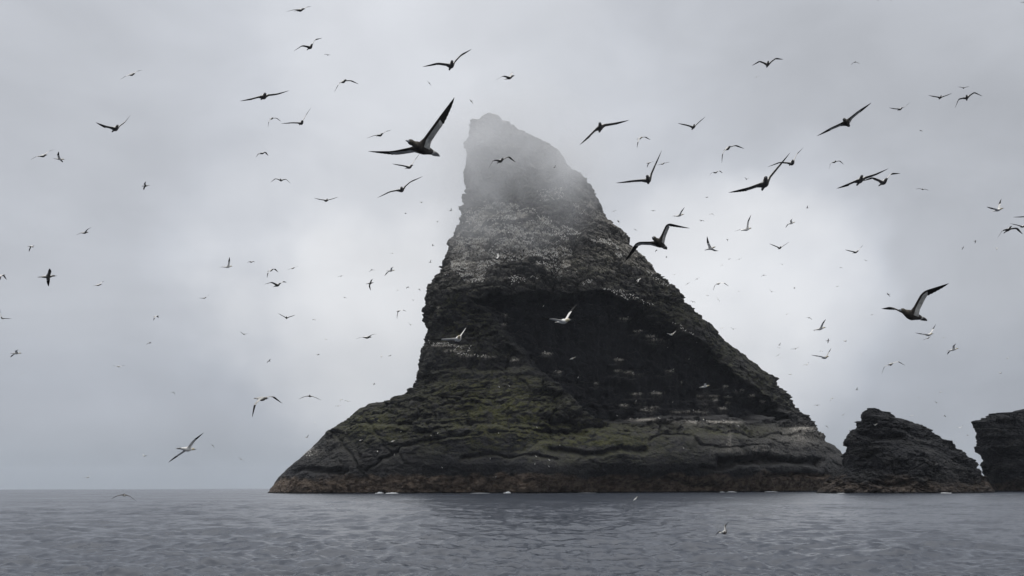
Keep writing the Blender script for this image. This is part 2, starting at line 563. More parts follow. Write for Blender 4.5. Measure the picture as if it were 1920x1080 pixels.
def make_stack(L, R, yl_f, yr_f, depth_pts, z_bot, rows, nf, nb, seed, size, shaper, zfoc=1.0, edge=.62):
    """closed rock solid: rings from below the water to the top; returns grids of the front side"""
    L, R = np.array(L, float), np.array(R, float)
    vtop = max(L[0, 1], R[0, 1])
    ytop = yl_f(vtop)
    ztop = CAM_H + (V0 - vtop) / FPX * ytop
    zz = z_bot + (ztop - z_bot) * np.linspace(0, 1, rows) ** zfoc
    vz = V0 - (zz - CAM_H) / 500. * FPX * (500. / np.array([yl_f(V0 - (z - CAM_H) / 520. * FPX) for z in zz]))
    yl, yr = np.array([yl_f(v) for v in vz]), np.array([yr_f(v) for v in vz])
    dv = np.array(depth_pts, float)
    Fd = np.interp(vz, dv[::-1, 0] if dv[0, 0] > dv[-1, 0] else dv[:, 0], dv[::-1, 1] if dv[0, 0] > dv[-1, 0] else dv[:, 1])
    phf = np.linspace(0, math.pi, nf)
    phb = np.linspace(math.pi, 2 * math.pi, nb + 2)[1:-1]
    ph = np.concatenate([phf, phb])
    s = (1 - np.cos(ph)) / 2
    g = np.sin(ph)
    g = np.sign(g) * np.abs(g) ** .92
    g = np.where(g < 0, g * .8, g)
    ulp = np.interp(vz, L[:, 1], L[:, 0])
    urp = np.interp(vz, R[:, 1], R[:, 0])
    xl, xr = (ulp - U0) / FPX * yl, (urp - U0) / FPX * yr
    for it in range(6):
        X = xl[:, None] + (xr - xl)[:, None] * s[None]
        Y = yl[:, None] + (yr - yl)[:, None] * s[None] - Fd[:, None] * g[None]
        Z = np.broadcast_to(zz[:, None], X.shape)
        u, v = project(X, Y, Z)
        il, ir = u.argmin(1), u.argmax(1)
        a = np.arange(rows)
        el = np.interp(v[a, il], L[:, 1], L[:, 0]) - u[a, il]
        er = np.interp(v[a, ir], R[:, 1], R[:, 0]) - u[a, ir]
        xl = xl + el / FPX * yl * .8
        xr = xr + er / FPX * yr * .8
    X = xl[:, None] + (xr - xl)[:, None] * s[None]
    Y = yl[:, None] + (yr - yl)[:, None] * s[None] - Fd[:, None] * g[None]
    Z = np.array(Z)
    # outward horizontal normals of the rings
    tx, ty = np.gradient(X, axis=1), np.gradient(Y, axis=1)
    tl = np.hypot(tx, ty) + 1e-6
    nx, ny = ty / tl, -tx / tl
    c0 = np.sign(nx[:, nf // 2] * 0 + ny[:, nf // 2])
    nx, ny = -nx * c0[:, None], -ny * c0[:, None]
    u, v = project(X, Y, Z)
    d = bedded_relief(X, Y, Z, seed, size)
    amp = (edge + (1 - edge) * np.abs(np.sin(ph))[None] ** .7) * np.clip((xr - xl)[:, None] / (14 * size), .12, 1)
    push, amp2, masks_f = shaper(X, Y, Z, u, v, np.abs(g)[None] * np.ones_like(X), (ph < math.pi)[None] & np.ones_like(X, bool))
    d = d * amp * amp2
    X, Y = X + nx * d, Y + ny * d + push
    Z = Z + .25 * np.clip(d, -3, 3) * ss(Z, .8, 4) * (1 - ss(Z, ztop - 6, ztop))
    nr, nc = X.shape
    co = np.stack([X, Y, Z], -1)
    du, dvv = np.gradient(co, axis=1), np.gradient(co, axis=0)
    nn = np.cross(du, dvv)
    nn /= np.linalg.norm(nn, axis=2, keepdims=True) + 1e-9
    nn *= np.sign(nn[nr // 3, nf // 2, 1] * -1)
    u, v = project(X, Y, Z)
    masks = masks_f(X, Y, Z, u, v, nn)
    i, j = np.meshgrid(np.arange(nr - 1), np.arange(nc), indexing='ij')
    j2 = (j + 1) % nc
    q = np.stack([i * nc + j, i * nc + j2, (i + 1) * nc + j2, (i + 1) * nc + j], -1).reshape(-1, 4)
    top = co[-1].mean(0) + np.array([0, 0, .4 * size])
    allco = np.vstack([co.reshape(-1, 3), top[None]])
    a = np.arange(nc)
    tris = np.stack([(nr - 1) * nc + a, (nr - 1) * nc + (a + 1) % nc, np.full(nc, nr * nc)], -1)
    me = mesh_from_arrays('rock', allco, q, True, tris)
    at = me.color_attributes.new('masks', 'FLOAT_COLOR', 'POINT')
    mm = np.vstack([masks.reshape(-1, 4), masks[-1, :1]]).astype(np.float32)
    at.data.foreach_set('color', np.clip(mm, 0, 1).ravel())
    return (me,) + tuple(np.ascontiguousarray(q_[:, :nf]) for q_ in (co, nn, u, v))


BROW = [(880, 566), (930, 548), (985, 551), (1040, 548), (1100, 542), (1135, 547), (1180, 567), (1235, 592), (1290, 627), (1330, 652), (1380, 692), (1430, 737), (1478, 775)]
FACE = BROW + [(1488, 788), (1400, 789), (1300, 781), (1200, 786), (1130, 790), (1075, 762), (1045, 725), (1000, 695), (965, 650), (930, 605)]
APRON = [(940, 852), (980, 838), (1040, 818), (1100, 802), (1150, 791), (1230, 794), (1330, 787), (1400, 793), (1500, 799), (1560, 815)]
CRACKS = [([(697, 882), (755, 840), (790, 832), (830, 826), (880, 818)], 3.0, 3.2), ([(628, 810), (662, 852), (697, 897)], 3.0, 2.6), ([(690, 783), (712, 828), (735, 850)], 2.6, 1.8),
          ([(870, 862), (930, 855), (985, 852), (1040, 862)], 3.0, 2.2), ([(1030, 846), (1080, 850), (1150, 850), (1200, 842)], 5.5, 3.6),
          ([(1215, 822), (1240, 812), (1290, 822), (1310, 840)], 2.5, 2.0), ([(1340, 868), (1390, 866), (1450, 862), (1520, 868)], 7.5, 8.5), ([(1300, 880), (1350, 876), (1400, 868)], 3.5, 4.0),
          ([(1420, 890), (1470, 893), (1530, 888)], 3.2, 4.0), ([(565, 882), (600, 885), (650, 880)], 5.5, 5.0), ([(1230, 898), (1290, 912), (1330, 905)], 3, 2.5),
          ([(960, 890), (985, 905), (1000, 900)], 3, 2.0), ([(780, 815), (900, 800), (1000, 808), (1070, 812)], 3.0, 2.6), ([(800, 745), (880, 752), (960, 748)], 2.4, 1.6),
          ([(1360, 815), (1430, 820), (1500, 812)], 2.2, 1.6), ([(1300, 836), (1370, 842), (1440, 836)], 2.0, 1.3)]
LEDGES = [(1172, 597, 10), (1196, 621, 8), (1220, 630, 10), (1237, 637, 15), (1160, 674, 8), (1159, 695, 7), (1177, 697, 8), (1194, 701, 10), (1255, 696, 8), (1195, 739, 11),
          (1232, 737, 14), (1340, 742, 10), (1385, 732, 9), (1312, 742, 6), (1360, 724, 5), (1365, 744, 7), (1170, 759, 8), (1200, 755, 9), (1222, 764, 12), (1214, 769, 12),
          (1290, 772, 30), (1212, 787, 35), (1325, 791, 60), (1355, 765, 8), (1365, 755, 5), (1340, 749, 6), (1026, 662, 9), (1045, 697, 8), (840, 648, 30), (852, 658, 20),
          (872, 667, 14), (917, 669, 14), (946, 590, 5), (945, 607, 5), (822, 577, 3), (965, 675, 8), (1505, 803, 22), (1118, 718, 4), (1275, 716, 4), (1410, 741, 6), (1430, 752, 5)]
DEPTH = [(935, 152), (923, 150), (880, 146), (840, 136), (800, 120), (765, 103), (735, 88), (650, 77), (550, 66), (450, 46), (380, 36), (300, 29), (240, 15), (226, 9), (215, 3)]


def main_shaper(X, Y, Z, u, v, g, front):
    uu = u + 5 * noise(X / 9, Z / 9, 0 * X, 71) + 2 * noise(X / 2.5, Z / 2.5, 0 * X, 72)
    vv = v + 5 * noise(X / 11, Z / 9, 0 * X, 73) + 2 * noise(X / 2.5, Z / 2.5, 0 * X, 74)
    sd = poly_sdf(uu, vv, FACE)
    db = line_dist(uu, vv, BROW)
    wb = 1 - ss(db - np.abs(sd), 2, 18)
    ins = (ss(sd, 0, 5) * wb + ss(sd, 0, 60) * (1 - wb)) * front
    bw_ = np.array(BROW, float)
    vb = np.interp(u, bw_[:, 0], bw_[:, 1])
    nb_ = front & (np.abs(v - vb) < 3) & (u > 880) & (u < 1480)
    o_ = np.argsort(u[nb_])
    us_, ys_ = u[nb_][o_], Y[nb_][o_]
    kb = np.linspace(880, 1480, 31)
    yb = np.array([ys_[(us_ > a_ - 12) & (us_ < a_ + 12)].mean() for a_ in kb])
    wall = np.clip(np.interp(uu, kb, yb) + 3 + .05 * (vv - vb) - Y, 0, 60) * ss(sd, 0, 16) * front
    push = ins * 4.0 + wall
    # lower apron standing forward with a sky-lit ledge on top
    ap = np.array(APRON, float)
    va = np.interp(uu, ap[:, 0], ap[:, 1])
    below = vv - va
    wu = ss(uu, 930, 1010)
    push -= front * wu * (7.0 * ss(below, -2, 13) + 7.0 * ss(below, 5, 70)) * (1 - .3 * ss(below, 80, 130))
    # mossy shoulder blocks on the left, a shelf below the nesting ledge
    push -= front * 5 * ss(vv, 690, 705) * (1 - ss(uu, 1010, 1070)) * ss(g, .1, .5)
    push -= front * 4 * ss(vv, 797, 806) * (1 - ss(uu, 960, 1040)) * ss(g, .1, .5)
    for pts, wd, dep in CRACKS:
        pa = np.array(pts)
        k = near(u, v, pa[:, 0].min() - 30, pa[:, 0].max() + 30, pa[:, 1].min() - 30, pa[:, 1].max() + 30) & front
        push[k] += dep * np.exp(-(line_dist(uu[k], vv[k], pts) / wd) ** 2)
    for (lu, lv, hw) in LEDGES:
        k = near(u, v, lu - 2 * hw - 10, lu + 2 * hw + 10, lv - 5, lv + 18) & front
        a = np.exp(-((u[k] - lu) / (hw + 4)) ** 4)
        push[k] -= a * 1.7 * ss(v[k], lv - 3, lv + .5) * (1 - ss(v[k], lv + 3, lv + 16))
    push *= np.clip(g * 2.2, 0, 1)
    amp2 = 1 - .62 * ss(sd, 0, 30) - .72 * ss(below, 6, 20) * wu * front - .55 * ss(vv, 808, 840) * (1 - wu) * front
    # vertical ribs on the overhung face
    push += front * ss(sd, 5, 40) * 1.6 * fbm(X / 5.5, Y / 30, Z / 34, 3, 77)

    def masks(X, Y, Z, u, v, nn):
        nzz = nn[..., 2]
        n1 = fbm(X / 14, Y / 14, Z / 9, 4, 91)
        n2 = fbm(X / 5, Y / 5, Z / 2.6, 3, 92)

        def blob(cu, cv, ru, rv):
            return np.exp(-((u - cu) / ru) ** 2 - ((v - cv) / rv) ** 2)
        ur = np.interp(v, np.array(MAIN_R)[:, 1], np.array(MAIN_R)[:, 0])
        reg = (1.05 * blob(920, 750, 150, 55) + .8 * blob(690, 795, 75, 32) + .6 * blob(875, 600, 75, 70) + .9 * blob(1085, 815, 150, 32) + .35 * blob(830, 820, 120, 30)
               + .42 * np.exp(-((ur - u - 30) / 55) ** 2) * ss(v, 470, 560) * (1 - ss(v, 740, 790)) + .5 * blob(1090, 500, 110, 40) + .55 * blob(1370, 808, 90, 12) + .2 * blob(1150, 850, 200, 30) + .05)
        out = ss(-sd, -6, 4)
        green = reg * ss(nzz + .55 * n2 + .35 * n1, -.02, .45) * out * (1 - ss(v, 868, 892))
        # white-stained upper cliffs
        up = 1 - ss(v + 16 * n1, 470, 590)
        gu = up * (.17 + .16 * n1 + .24 * ss(nzz + .3 * n2, .15, .6)) * ss(-sd, -4, 6)
        gu += .66 * colony_weight(u, v) * ss(n2 + .6 * n1, -.45, .45)
        st = .5 + .5 * noise(X / .9, Y / 3, Z / 9, 95)
        jit = noise(X / 3, 0 * X, 0 * X, 96)
        for (lu, lv, hw) in LEDGES:
            k = near(u, v, lu - 2 * hw - 6, lu + 2 * hw + 6, lv - 8, lv + 40)
            a = np.exp(-((u[k] - lu) / hw) ** 4)
            dv_ = v[k] - (lv + jit[k])
            gu[k] += a * (1.25 * ss(st[k] + n2[k] * .5, .0, .5) * np.exp(-(dv_ / 1.7) ** 2) + .38 * ss(dv_, 0, 2) * np.exp(-np.maximum(dv_, 0) / 6) * st[k])
        gu += .34 * np.exp(-((u - 1500) / 42) ** 2 - ((v - 815) / 18) ** 2) + .16 * np.exp(-((u - 1410) / 60) ** 2 - ((v - 842) / 12) ** 2) * (st > .4)
        gu += .22 * np.exp(-((u - 1368) / 4) ** 2) * ss(v, 795, 815) * (1 - ss(v, 840, 862)) + .14 * np.exp(-((u - 1322) / 8) ** 2) * ss(v, 722, 740) * (1 - ss(v, 775, 790))
        gu += .3 * np.exp(-((u - 585) / 18) ** 2 - ((v - 848) / 8) ** 2) + .25 * np.exp(-((u - 532) / 5) ** 2 - ((v - 896) / 4) ** 2)
        gu += .04 * ss(nzz, .45, .8) * (1 - ss(v, 860, 890))
        tide = 1 - ss(Z + 1.6 * n1 + .9 * n2, 6.2, 8.4)
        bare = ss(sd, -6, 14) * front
        return np.stack([green, gu, tide, bare], -1)
    return push, amp2, masks


COLONY = [([(868, 392), (905, 380), (960, 384), (1015, 398), (1042, 424), (1066, 446), (1072, 484), (1068, 520), (1030, 512), (985, 486), (940, 492), (912, 500), (905, 528), (875, 532), (860, 512), (846, 505), (848, 468), (858, 440)], 1.0),
          ([(1040, 428), (1062, 426), (1088, 440), (1086, 445), (1060, 440)], .8), ([(1108, 452), (1140, 450), (1165, 470), (1172, 482), (1160, 482), (1138, 460)], .55),
          ([(1060, 383), (1075, 382), (1095, 395), (1090, 402), (1068, 394)], .5), ([(1038, 512), (1080, 510), (1082, 520), (1040, 520)], .8), ([(955, 520), (1010, 512), (1012, 522), (960, 532)], .25),
          ([(1008, 360), (1052, 352), (1056, 372), (1015, 378)], .25), ([(1090, 528), (1125, 526), (1125, 533), (1095, 534)], .6)]
RIDGE_BAND = [([(1112, 545), (1135, 540), (1165, 545), (1200, 560), (1230, 576), (1226, 582), (1190, 574), (1150, 556), (1120, 552)], 1.0), ([(1215, 582), (1262, 603), (1302, 626), (1298, 632), (1250, 604), (1214, 590)], .45),
              ([(1212, 508), (1232, 516), (1255, 540), (1250, 544), (1222, 520)], .5)]
WEST_LEDGE = [([(802, 640), (835, 643), (870, 652), (885, 650), (883, 660), (850, 657), (808, 650)], 1.0), ([(855, 661), (930, 666), (930, 671), (858, 668)], .9)]
FOOT_PATCH = [([(562, 855), (588, 838), (602, 842), (580, 862)], .6), ([(528, 893), (536, 892), (537, 899), (528, 899)], .7)]


def weight_of(polys, u, v):
    w = np.zeros(u.shape)
    for p, k in polys:
        pa = np.array(p)
        i = near(u, v, pa[:, 0].min() - 5, pa[:, 0].max() + 5, pa[:, 1].min() - 5, pa[:, 1].max() + 5)
        w[i] = np.maximum(w[i], k * ss(poly_sdf(u[i], v[i], p), -2, 4))
    return w


def colony_weight(u, v):
    return weight_of(COLONY, u, v)


me, FC, FN, FU, FV = make_stack(MAIN_L, MAIN_R, lambda v: float(np.interp(v, [215, 735, 930], [500, 508, 545])), lambda v: float(np.interp(v, [215, 500, 930], [500, 515, 610])),
                                DEPTH, -4.0, 600, 800, 120, 100, 1.0, main_shaper)
link('sea_stack', me, ROCK, label='huge steep dark sea stack with misty summit and white bird colonies', category='sea stack')


def small_shaper(seed, tidez, lean=None):
    def f(X, Y, Z, u, v, g, front):
        push = 2.2 * fbm(X / 16, Y / 16, Z / 12, 3, seed) * np.clip(g * 2, 0, 1)
        if lean:
            for pts, wd, dep in lean:
                push = push + front * dep * np.exp(-(line_dist(u, v, pts) / wd) ** 2) * np.clip(g * 2, 0, 1)

        def masks(X, Y, Z, u, v, nn):
            n1 = fbm(X / 8, Y / 8, Z / 5, 3, seed + 4)
            tide = (1 - ss(Z + 2.2 * n1, tidez - 1.5, tidez + 2.2)) * .5
            green = .05 * ss(nn[..., 2] + .3 * n1, .3, .7) * (1 - tide)
            return np.stack([green, .04 * ss(n1, .1, .6), tide, 1.0 + .1 * n1], -1)
        return push, np.ones_like(X), masks
    return f


me_a, AC, AN, AU, AV = make_stack(ROCK_A_L, ROCK_A_R, lambda v: 355.0, lambda v: 390.0, [(940, 42), (925, 40), (880, 32), (830, 22), (790, 13), (767, 2)], -3.0, 230, 330, 70, 200, .5,
                                  small_shaper(210, 4.2, [([(1612, 812), (1650, 822), (1690, 818)], 5, 3.5), ([(1590, 870), (1615, 862), (1640, 850)], 4, 3), ([(1640, 905), (1670, 912), (1710, 905)], 5, 3), ([(1655, 800), (1700, 806), (1740, 826)], 3, 1.8)]), edge=.65)
link('sea_rock', me_a, ROCK, label='pointed dark sea rock standing between the big stack and the cropped rock', category='rock')
me_b, _, _, _, _ = make_stack(ROCK_B_L, ROCK_B_R, lambda v: 430.0, lambda v: 440.0, [(940, 30), (920, 29), (850, 24), (790, 18), (770, 9), (758, 3)], -3.0, 220, 260, 70, 300, .55,
                              small_shaper(310, 3.2, [([(1850, 830), (1880, 850), (1920, 840)], 6, 3)]), edge=.65)
link('sea_rock', me_b, ROCK, label='overhanging dark sea rock cropped by the right edge of the picture', category='rock')
reef_y = 2.25 * FPX / (919.3 - 913.3)
rp0 = [(1398, 913.6), (1388, 914), (1378, 915.5), (1374, 917.5), (1371, 922)]
rp1 = [(1399, 913.6), (1408, 914.2), (1416, 915.2), (1422, 917.5), (1424, 922)]
me_r, _, _, _, _ = make_stack(rp0, rp1, lambda v: 470.0, lambda v: 470.0, [(922, 4), (913, .6)], -1.0, 26, 60, 30, 400, .16, small_shaper(410, 9.0), edge=.6)
link('reef_rock', me_r, ROCK, label='low brown reef rock awash at the foot of the big stack', category='rock')


# ------------------------------------------------------------------ surf at the foot of the rocks
def build_surf():
    g = np.random.default_rng(11)
    co, qd = [], []
    for (u, v, wpx, hpx, Y) in [(713, 921.5, 7, 3.2, 452), (735, 923, 16, 1.6, 449), (953, 922.8, 8, 2.8, 427), (1372, 919.6, 11, 1.6, 462), (1354, 917.6, 5, 1.2, 480), (1443, 917.5, 14, 1.2, 505), (1770, 922.6, 14, 1.0, 352), (900, 925, 20, .8, 424), (1100, 924, 16, .5, 440), (1580, 925.5, 9, .6, 330)]:
        c = world_at(u, v, Y)
        for G in ((FC, FU, FV), (AC, AU, AV)):
            r0 = int(np.argmin(np.abs(G[0][:, 0, 2] - .3)))
            kk = np.nonzero(np.abs(G[1][r0] - u) < 3)[0]
            if len(kk):
                q_ = G[0][r0][kk[np.argmin(G[0][r0][kk, 1])]]
                if q_[1] < 600:
                    Y = q_[1] - .25 * wpx / FPX * q_[1]
                    c = np.array([(u - U0) / FPX * Y, Y, 0.0])
        w, h = wpx / FPX * Y, hpx / FPX * Y
        nA, nB = 40, 9
        th = np.linspace(0, 2 * math.pi, nA, endpoint=False)
        base = sum(len(a) for a in co)
        ring = []
        for k in range(nB):
            t = k / (nB - 1)
            rr = (1 - t) ** .8
            r = rr * (1 + .35 * fbm(np.cos(th) * 2.3 + u, np.sin(th) * 2.3, th * 0 + t, 3, 55))
            ring.append(np.stack([c[0] + w * r * np.cos(th), c[1] + .35 * w * r * np.sin(th), .02 + h * t ** .7 * (.55 + .6 * (fbm(np.cos(th) * 3 + u, np.sin(th) * 3, th * 0 + 3 * t, 3, 56) + .5).clip(0, 1.3))], -1))
        A = np.concatenate(ring)
        co.append(A)
        i, j = np.meshgrid(np.arange(nB - 1), np.arange(nA), indexing='ij')
        j2 = (j + 1) % nA
        qd.append(base + np.stack([i * nA + j, i * nA + j2, (i + 1) * nA + j2, (i + 1) * nA + j], -1).reshape(-1, 4))
    me = mesh_from_arrays('surf', np.concatenate(co), np.concatenate(qd))
    link('sea_foam', me, plain("white_foam", (.72, .74, .75), var=.15, scale=3.0), label='white surf breaking at the foot of the rocks', category='foam', kind='stuff')


build_surf()


# ------------------------------------------------------------------ cloud round the summit
def build_cloud():
    bm = bmesh.new()
    bmesh.ops.create_icosphere(bm, subdivisions=4, radius=1.0)
    me = bpy.data.meshes.new('cloud')
    bm.to_mesh(me)
    bm.free()
    m = bpy.data.materials.new("cloud_vapour")
    m.use_nodes = True
    t = m.node_tree
    t.nodes.clear()
    out = N(t, 'ShaderNodeOutputMaterial')
    pv = N(t, 'ShaderNodeVolumePrincipled')
    pv.inputs['Color'].default_value = (.97, .975, .985, 1)
    pv.inputs['Anisotropy'].default_value = CLOUD_G
    tc = N(t, 'ShaderNodeTexCoord')
    ln = N(t, 'ShaderNodeVectorMath', operation='LENGTH')
    t.links.new(tc.outputs['Object'], ln.inputs[0])
    fall = map_range(t, ln.outputs['Value'], .40, 1.0, 1, 0)
    geo = N(t, 'ShaderNodeNewGeometry')
    sx = N(t, 'ShaderNodeSeparateXYZ')
    t.links.new(geo.outputs['Position'], sx.inputs[0])
    ns = tex_noise(t, geo.outputs['Position'], .03, 4, .6, .6)
    zz = math_node(t, 'ADD', sx.outputs[2], map_range(t, ns, .3, .7, -16, 16, 'LINEAR'))
    ramp = N(t, 'ShaderNodeValToRGB')
    t.links.new(map_range(t, zz, 85, 200, 0, 1, 'LINEAR'), ramp.inputs[0])
    cr = ramp.color_ramp
    cr.interpolation = 'EASE'
    for i, (p_, c) in enumerate(CLOUD_RAMP):
        e = cr.elements[i] if i < 2 else cr.elements.new(p_)
        e.position = p_
        e.color = (c, c, c, 1)
    dens = math_node(t, 'MULTIPLY', math_node(t, 'MULTIPLY', ramp.outputs[0], fall), CLOUD_D)
    dens = math_node(t, 'MULTIPLY', dens, map_range(t, ns, .32, .68, .35, 1.65, 'LINEAR'))
    t.links.new(dens, pv.inputs['Density'])
    t.links.new(pv.outputs[0], out.inputs['Volume'])
    o = link('summit_cloud', me, m, label='pale cloud drifting over the summit of the big sea stack', category='cloud', kind='stuff')
    o.location = (1.0, 448, 143)
    o.scale = (52, 52, 66)
    return o


CLOUD_G, CLOUD_D = .15, .027
CLOUD_RAMP = [(0.0, 0.0), (.12, .08), (.32, .28), (.48, .60), (.60, .95), (.70, .85), (.79, .30), (.88, .13)]
build_cloud()


def build_haze():
    w, zb, zt = 12400.0, -6.0, 262.0
    co = np.array([(x, y, z) for z in (zb, zt) for y in (-w, w) for x in (-w, w)], float)
    q = np.array([(0, 2, 3, 1), (4, 5, 7, 6), (0, 1, 5, 4), (2, 6, 7, 3), (0, 4, 6, 2), (1, 3, 7, 5)])
    me = mesh_from_arrays('haze', co, q, False)
    m = bpy.data.materials.new("thin_sea_air")
    m.use_nodes = True
    t = m.node_tree
    t.nodes.clear()
    out = N(t, 'ShaderNodeOutputMaterial')
    pv = N(t, 'ShaderNodeVolumePrincipled')
    pv.inputs['Color'].default_value = (.88, .93, 1.0, 1)
    pv.inputs['Density'].default_value = HAZE_D
    pv.inputs['Anisotropy'].default_value = .3
    t.links.new(pv.outputs[0], out.inputs['Volume'])
    link('haze', me, m, label='thin sea haze filling the air round the stacks', category='haze', kind='stuff')


HAZE_D = 0.00004
build_haze()

# ------------------------------------------------------------------ nesting gannets on the cliff
def perched_mesh():
    st = [(-.42, .10, .02, .015), (-.22, .17, .09, .08), (0, .24, .13, .12), (.16, .33, .11, .11), (.24, .46, .06, .065), (.29, .56, .06, .055), (.35, .55, .025, .025), (.46, .53, .005, .005)]
    n = 6
    co, f, mi = [], [], []
    for (x, z, ry, rz) in st:
        for k in range(n):
            a = 2 * math.pi * k / n
            co.append((x, ry * math.cos(a), z + rz * math.sin(a)))
    for i in range(len(st) - 1):
        for k in range(n):
            f.append((i * n + k, i * n + (k + 1) % n, (i + 1) * n + (k + 1) % n, (i + 1) * n + k))
            mi.append(4 if i == 0 else (5 if i in (4,) else (7 if i == 6 else 0)))
    return np.array(co), np.array(f), np.array(mi)


PCO, PF, PMI = perched_mesh()
PCO = PCO * 1.3
pme = mesh_from_arrays('perched_gannet', PCO, PF)
for mm_ in BIRD_MATS:
    pme.materials.append(mm_)
pme.polygons.foreach_set('material_index', PMI.astype(np.int32))
pme.update()
FVis = (FN[..., 1] < -.02) & (FC[..., 2] > 1)


def sample_sites(polys, n, seed, need_up=.05, clump=.0):
    w = weight_of(polys, FU, FV) * FVis
    X, Y, Z = FC[..., 0], FC[..., 1], FC[..., 2]
    nz = FN[..., 2]
    w = w * ss(nz, need_up - .1, need_up + .35)
    if clump:
        w = w * ss(fbm(X / 9, Y / 9, Z / 4.5, 3, seed) + .25 * fbm(X / 2.5, Y / 2.5, Z / 1.5, 2, seed + 1), clump - .28, clump + .3)
    p = w.ravel()
    g = np.random.default_rng(seed)
    k = np.nonzero(p > 1e-3)[0]
    k = k[np.argsort(-np.log(g.uniform(1e-9, 1, len(k))) / p[k])][:n * 4]
    pts, used = [], set()
    for i in k:
        q = FC.reshape(-1, 3)[i]
        key = (round(q[0] / .75), round(q[2] / .6))
        if key in used:
            continue
        used.add(key)
        pts.append(q.copy())
        if len(pts) >= n:
            break
    return np.array(pts)


def stuff_birds(pts, name, label):
    g = np.random.default_rng(len(pts))
    n = len(pts)
    a = g.uniform(0, 2 * math.pi, n)
    s = g.uniform(.85, 1.15, n)
    c, sn = np.cos(a), np.sin(a)
    B = PCO[None] * s[:, None, None]
    x = B[..., 0] * c[:, None] - B[..., 1] * sn[:, None]
    y = B[..., 0] * sn[:, None] + B[..., 1] * c[:, None]
    co = np.stack([x, y, B[..., 2] - .03], -1) + pts[:, None, :]
    q = (PF[None] + (np.arange(n) * len(PCO))[:, None, None]).reshape(-1, 4)
    me = mesh_from_arrays(name, co.reshape(-1, 3), q)
    for mm_ in BIRD_MATS:
        me.materials.append(mm_)
    me.polygons.foreach_set('material_index', np.tile(PMI, n).astype(np.int32))
    me.update()
    link(name, me, [], label=label, category='gannets', kind='stuff')


stuff_birds(sample_sites(COLONY, 4600, 21, .06, .06), 'nesting_gannets', 'dense colony of white nesting gannets covering the upper cliff')


def put_perched(pts, label, group):
    for q in pts:
        o = link('nesting_gannet', pme, [], label=label, category='gannet', group=group)
        o.location = (q[0], q[1], q[2] - .03)
        o.rotation_euler = (0, 0, random.uniform(0, 6.28))
        s = random.uniform(.9, 1.15)
        o.scale = (s, s, s)


put_perched(sample_sites(RIDGE_BAND, 150, 22, .0), 'tiny white gannet nesting in the band along the brow of the dark face', 'gannets nesting along the right-hand brow')
put_perched(sample_sites(WEST_LEDGE, 60, 23, .0), 'tiny white gannet on the stained ledge low on the left cliff edge', 'gannets on the left nesting ledge')
put_perched(sample_sites(FOOT_PATCH, 26, 24, .0), 'tiny white gannet sitting on the left foot of the stack', 'gannets on the left foot')
LONE = [(955, 726), (937, 727), (1084, 709), (1157, 781), (1006, 802), (934, 814), (751, 811), (809, 818), (1049, 838), (1006, 858), (1031, 864), (1003, 871), (1029, 876), (821, 813), (919, 862),
        (830, 878), (930, 896), (1281, 842), (1362, 835), (1385, 800), (1348, 793), (1481, 805), (1491, 801), (1261, 756), (739, 855), (615, 829), (707, 848), (1306, 643), (1252, 653), (1222, 596), (1291, 675), (1019, 575)]
lone_pts = []
for (lu, lv) in LONE:
    i = np.argmin(((FU - lu) ** 2 + (FV - lv) ** 2 + 1e6 * (~FVis)).ravel())
    lone_pts.append(FC.reshape(-1, 3)[i])
put_perched(lone_pts, 'lone white gannet perched as a dot on the lower dark rock', 'lone gannets on the lower rock')
led = []
g_ = np.random.default_rng(5)
for (lu, lv, hw) in LEDGES[:28]:
    for q in range(max(1, int(hw / 7))):
        uu_, vv_ = lu + g_.uniform(-hw, hw) * .9, lv - 1.2
        i = np.argmin(((FU - uu_) ** 2 + (FV - vv_) ** 2 + 1e6 * (~FVis)).ravel())
        led.append(FC.reshape(-1, 3)[i])
put_perched(led, 'tiny white gannet on a pale stained ledge of the dark face', 'gannets on ledges of the dark face')


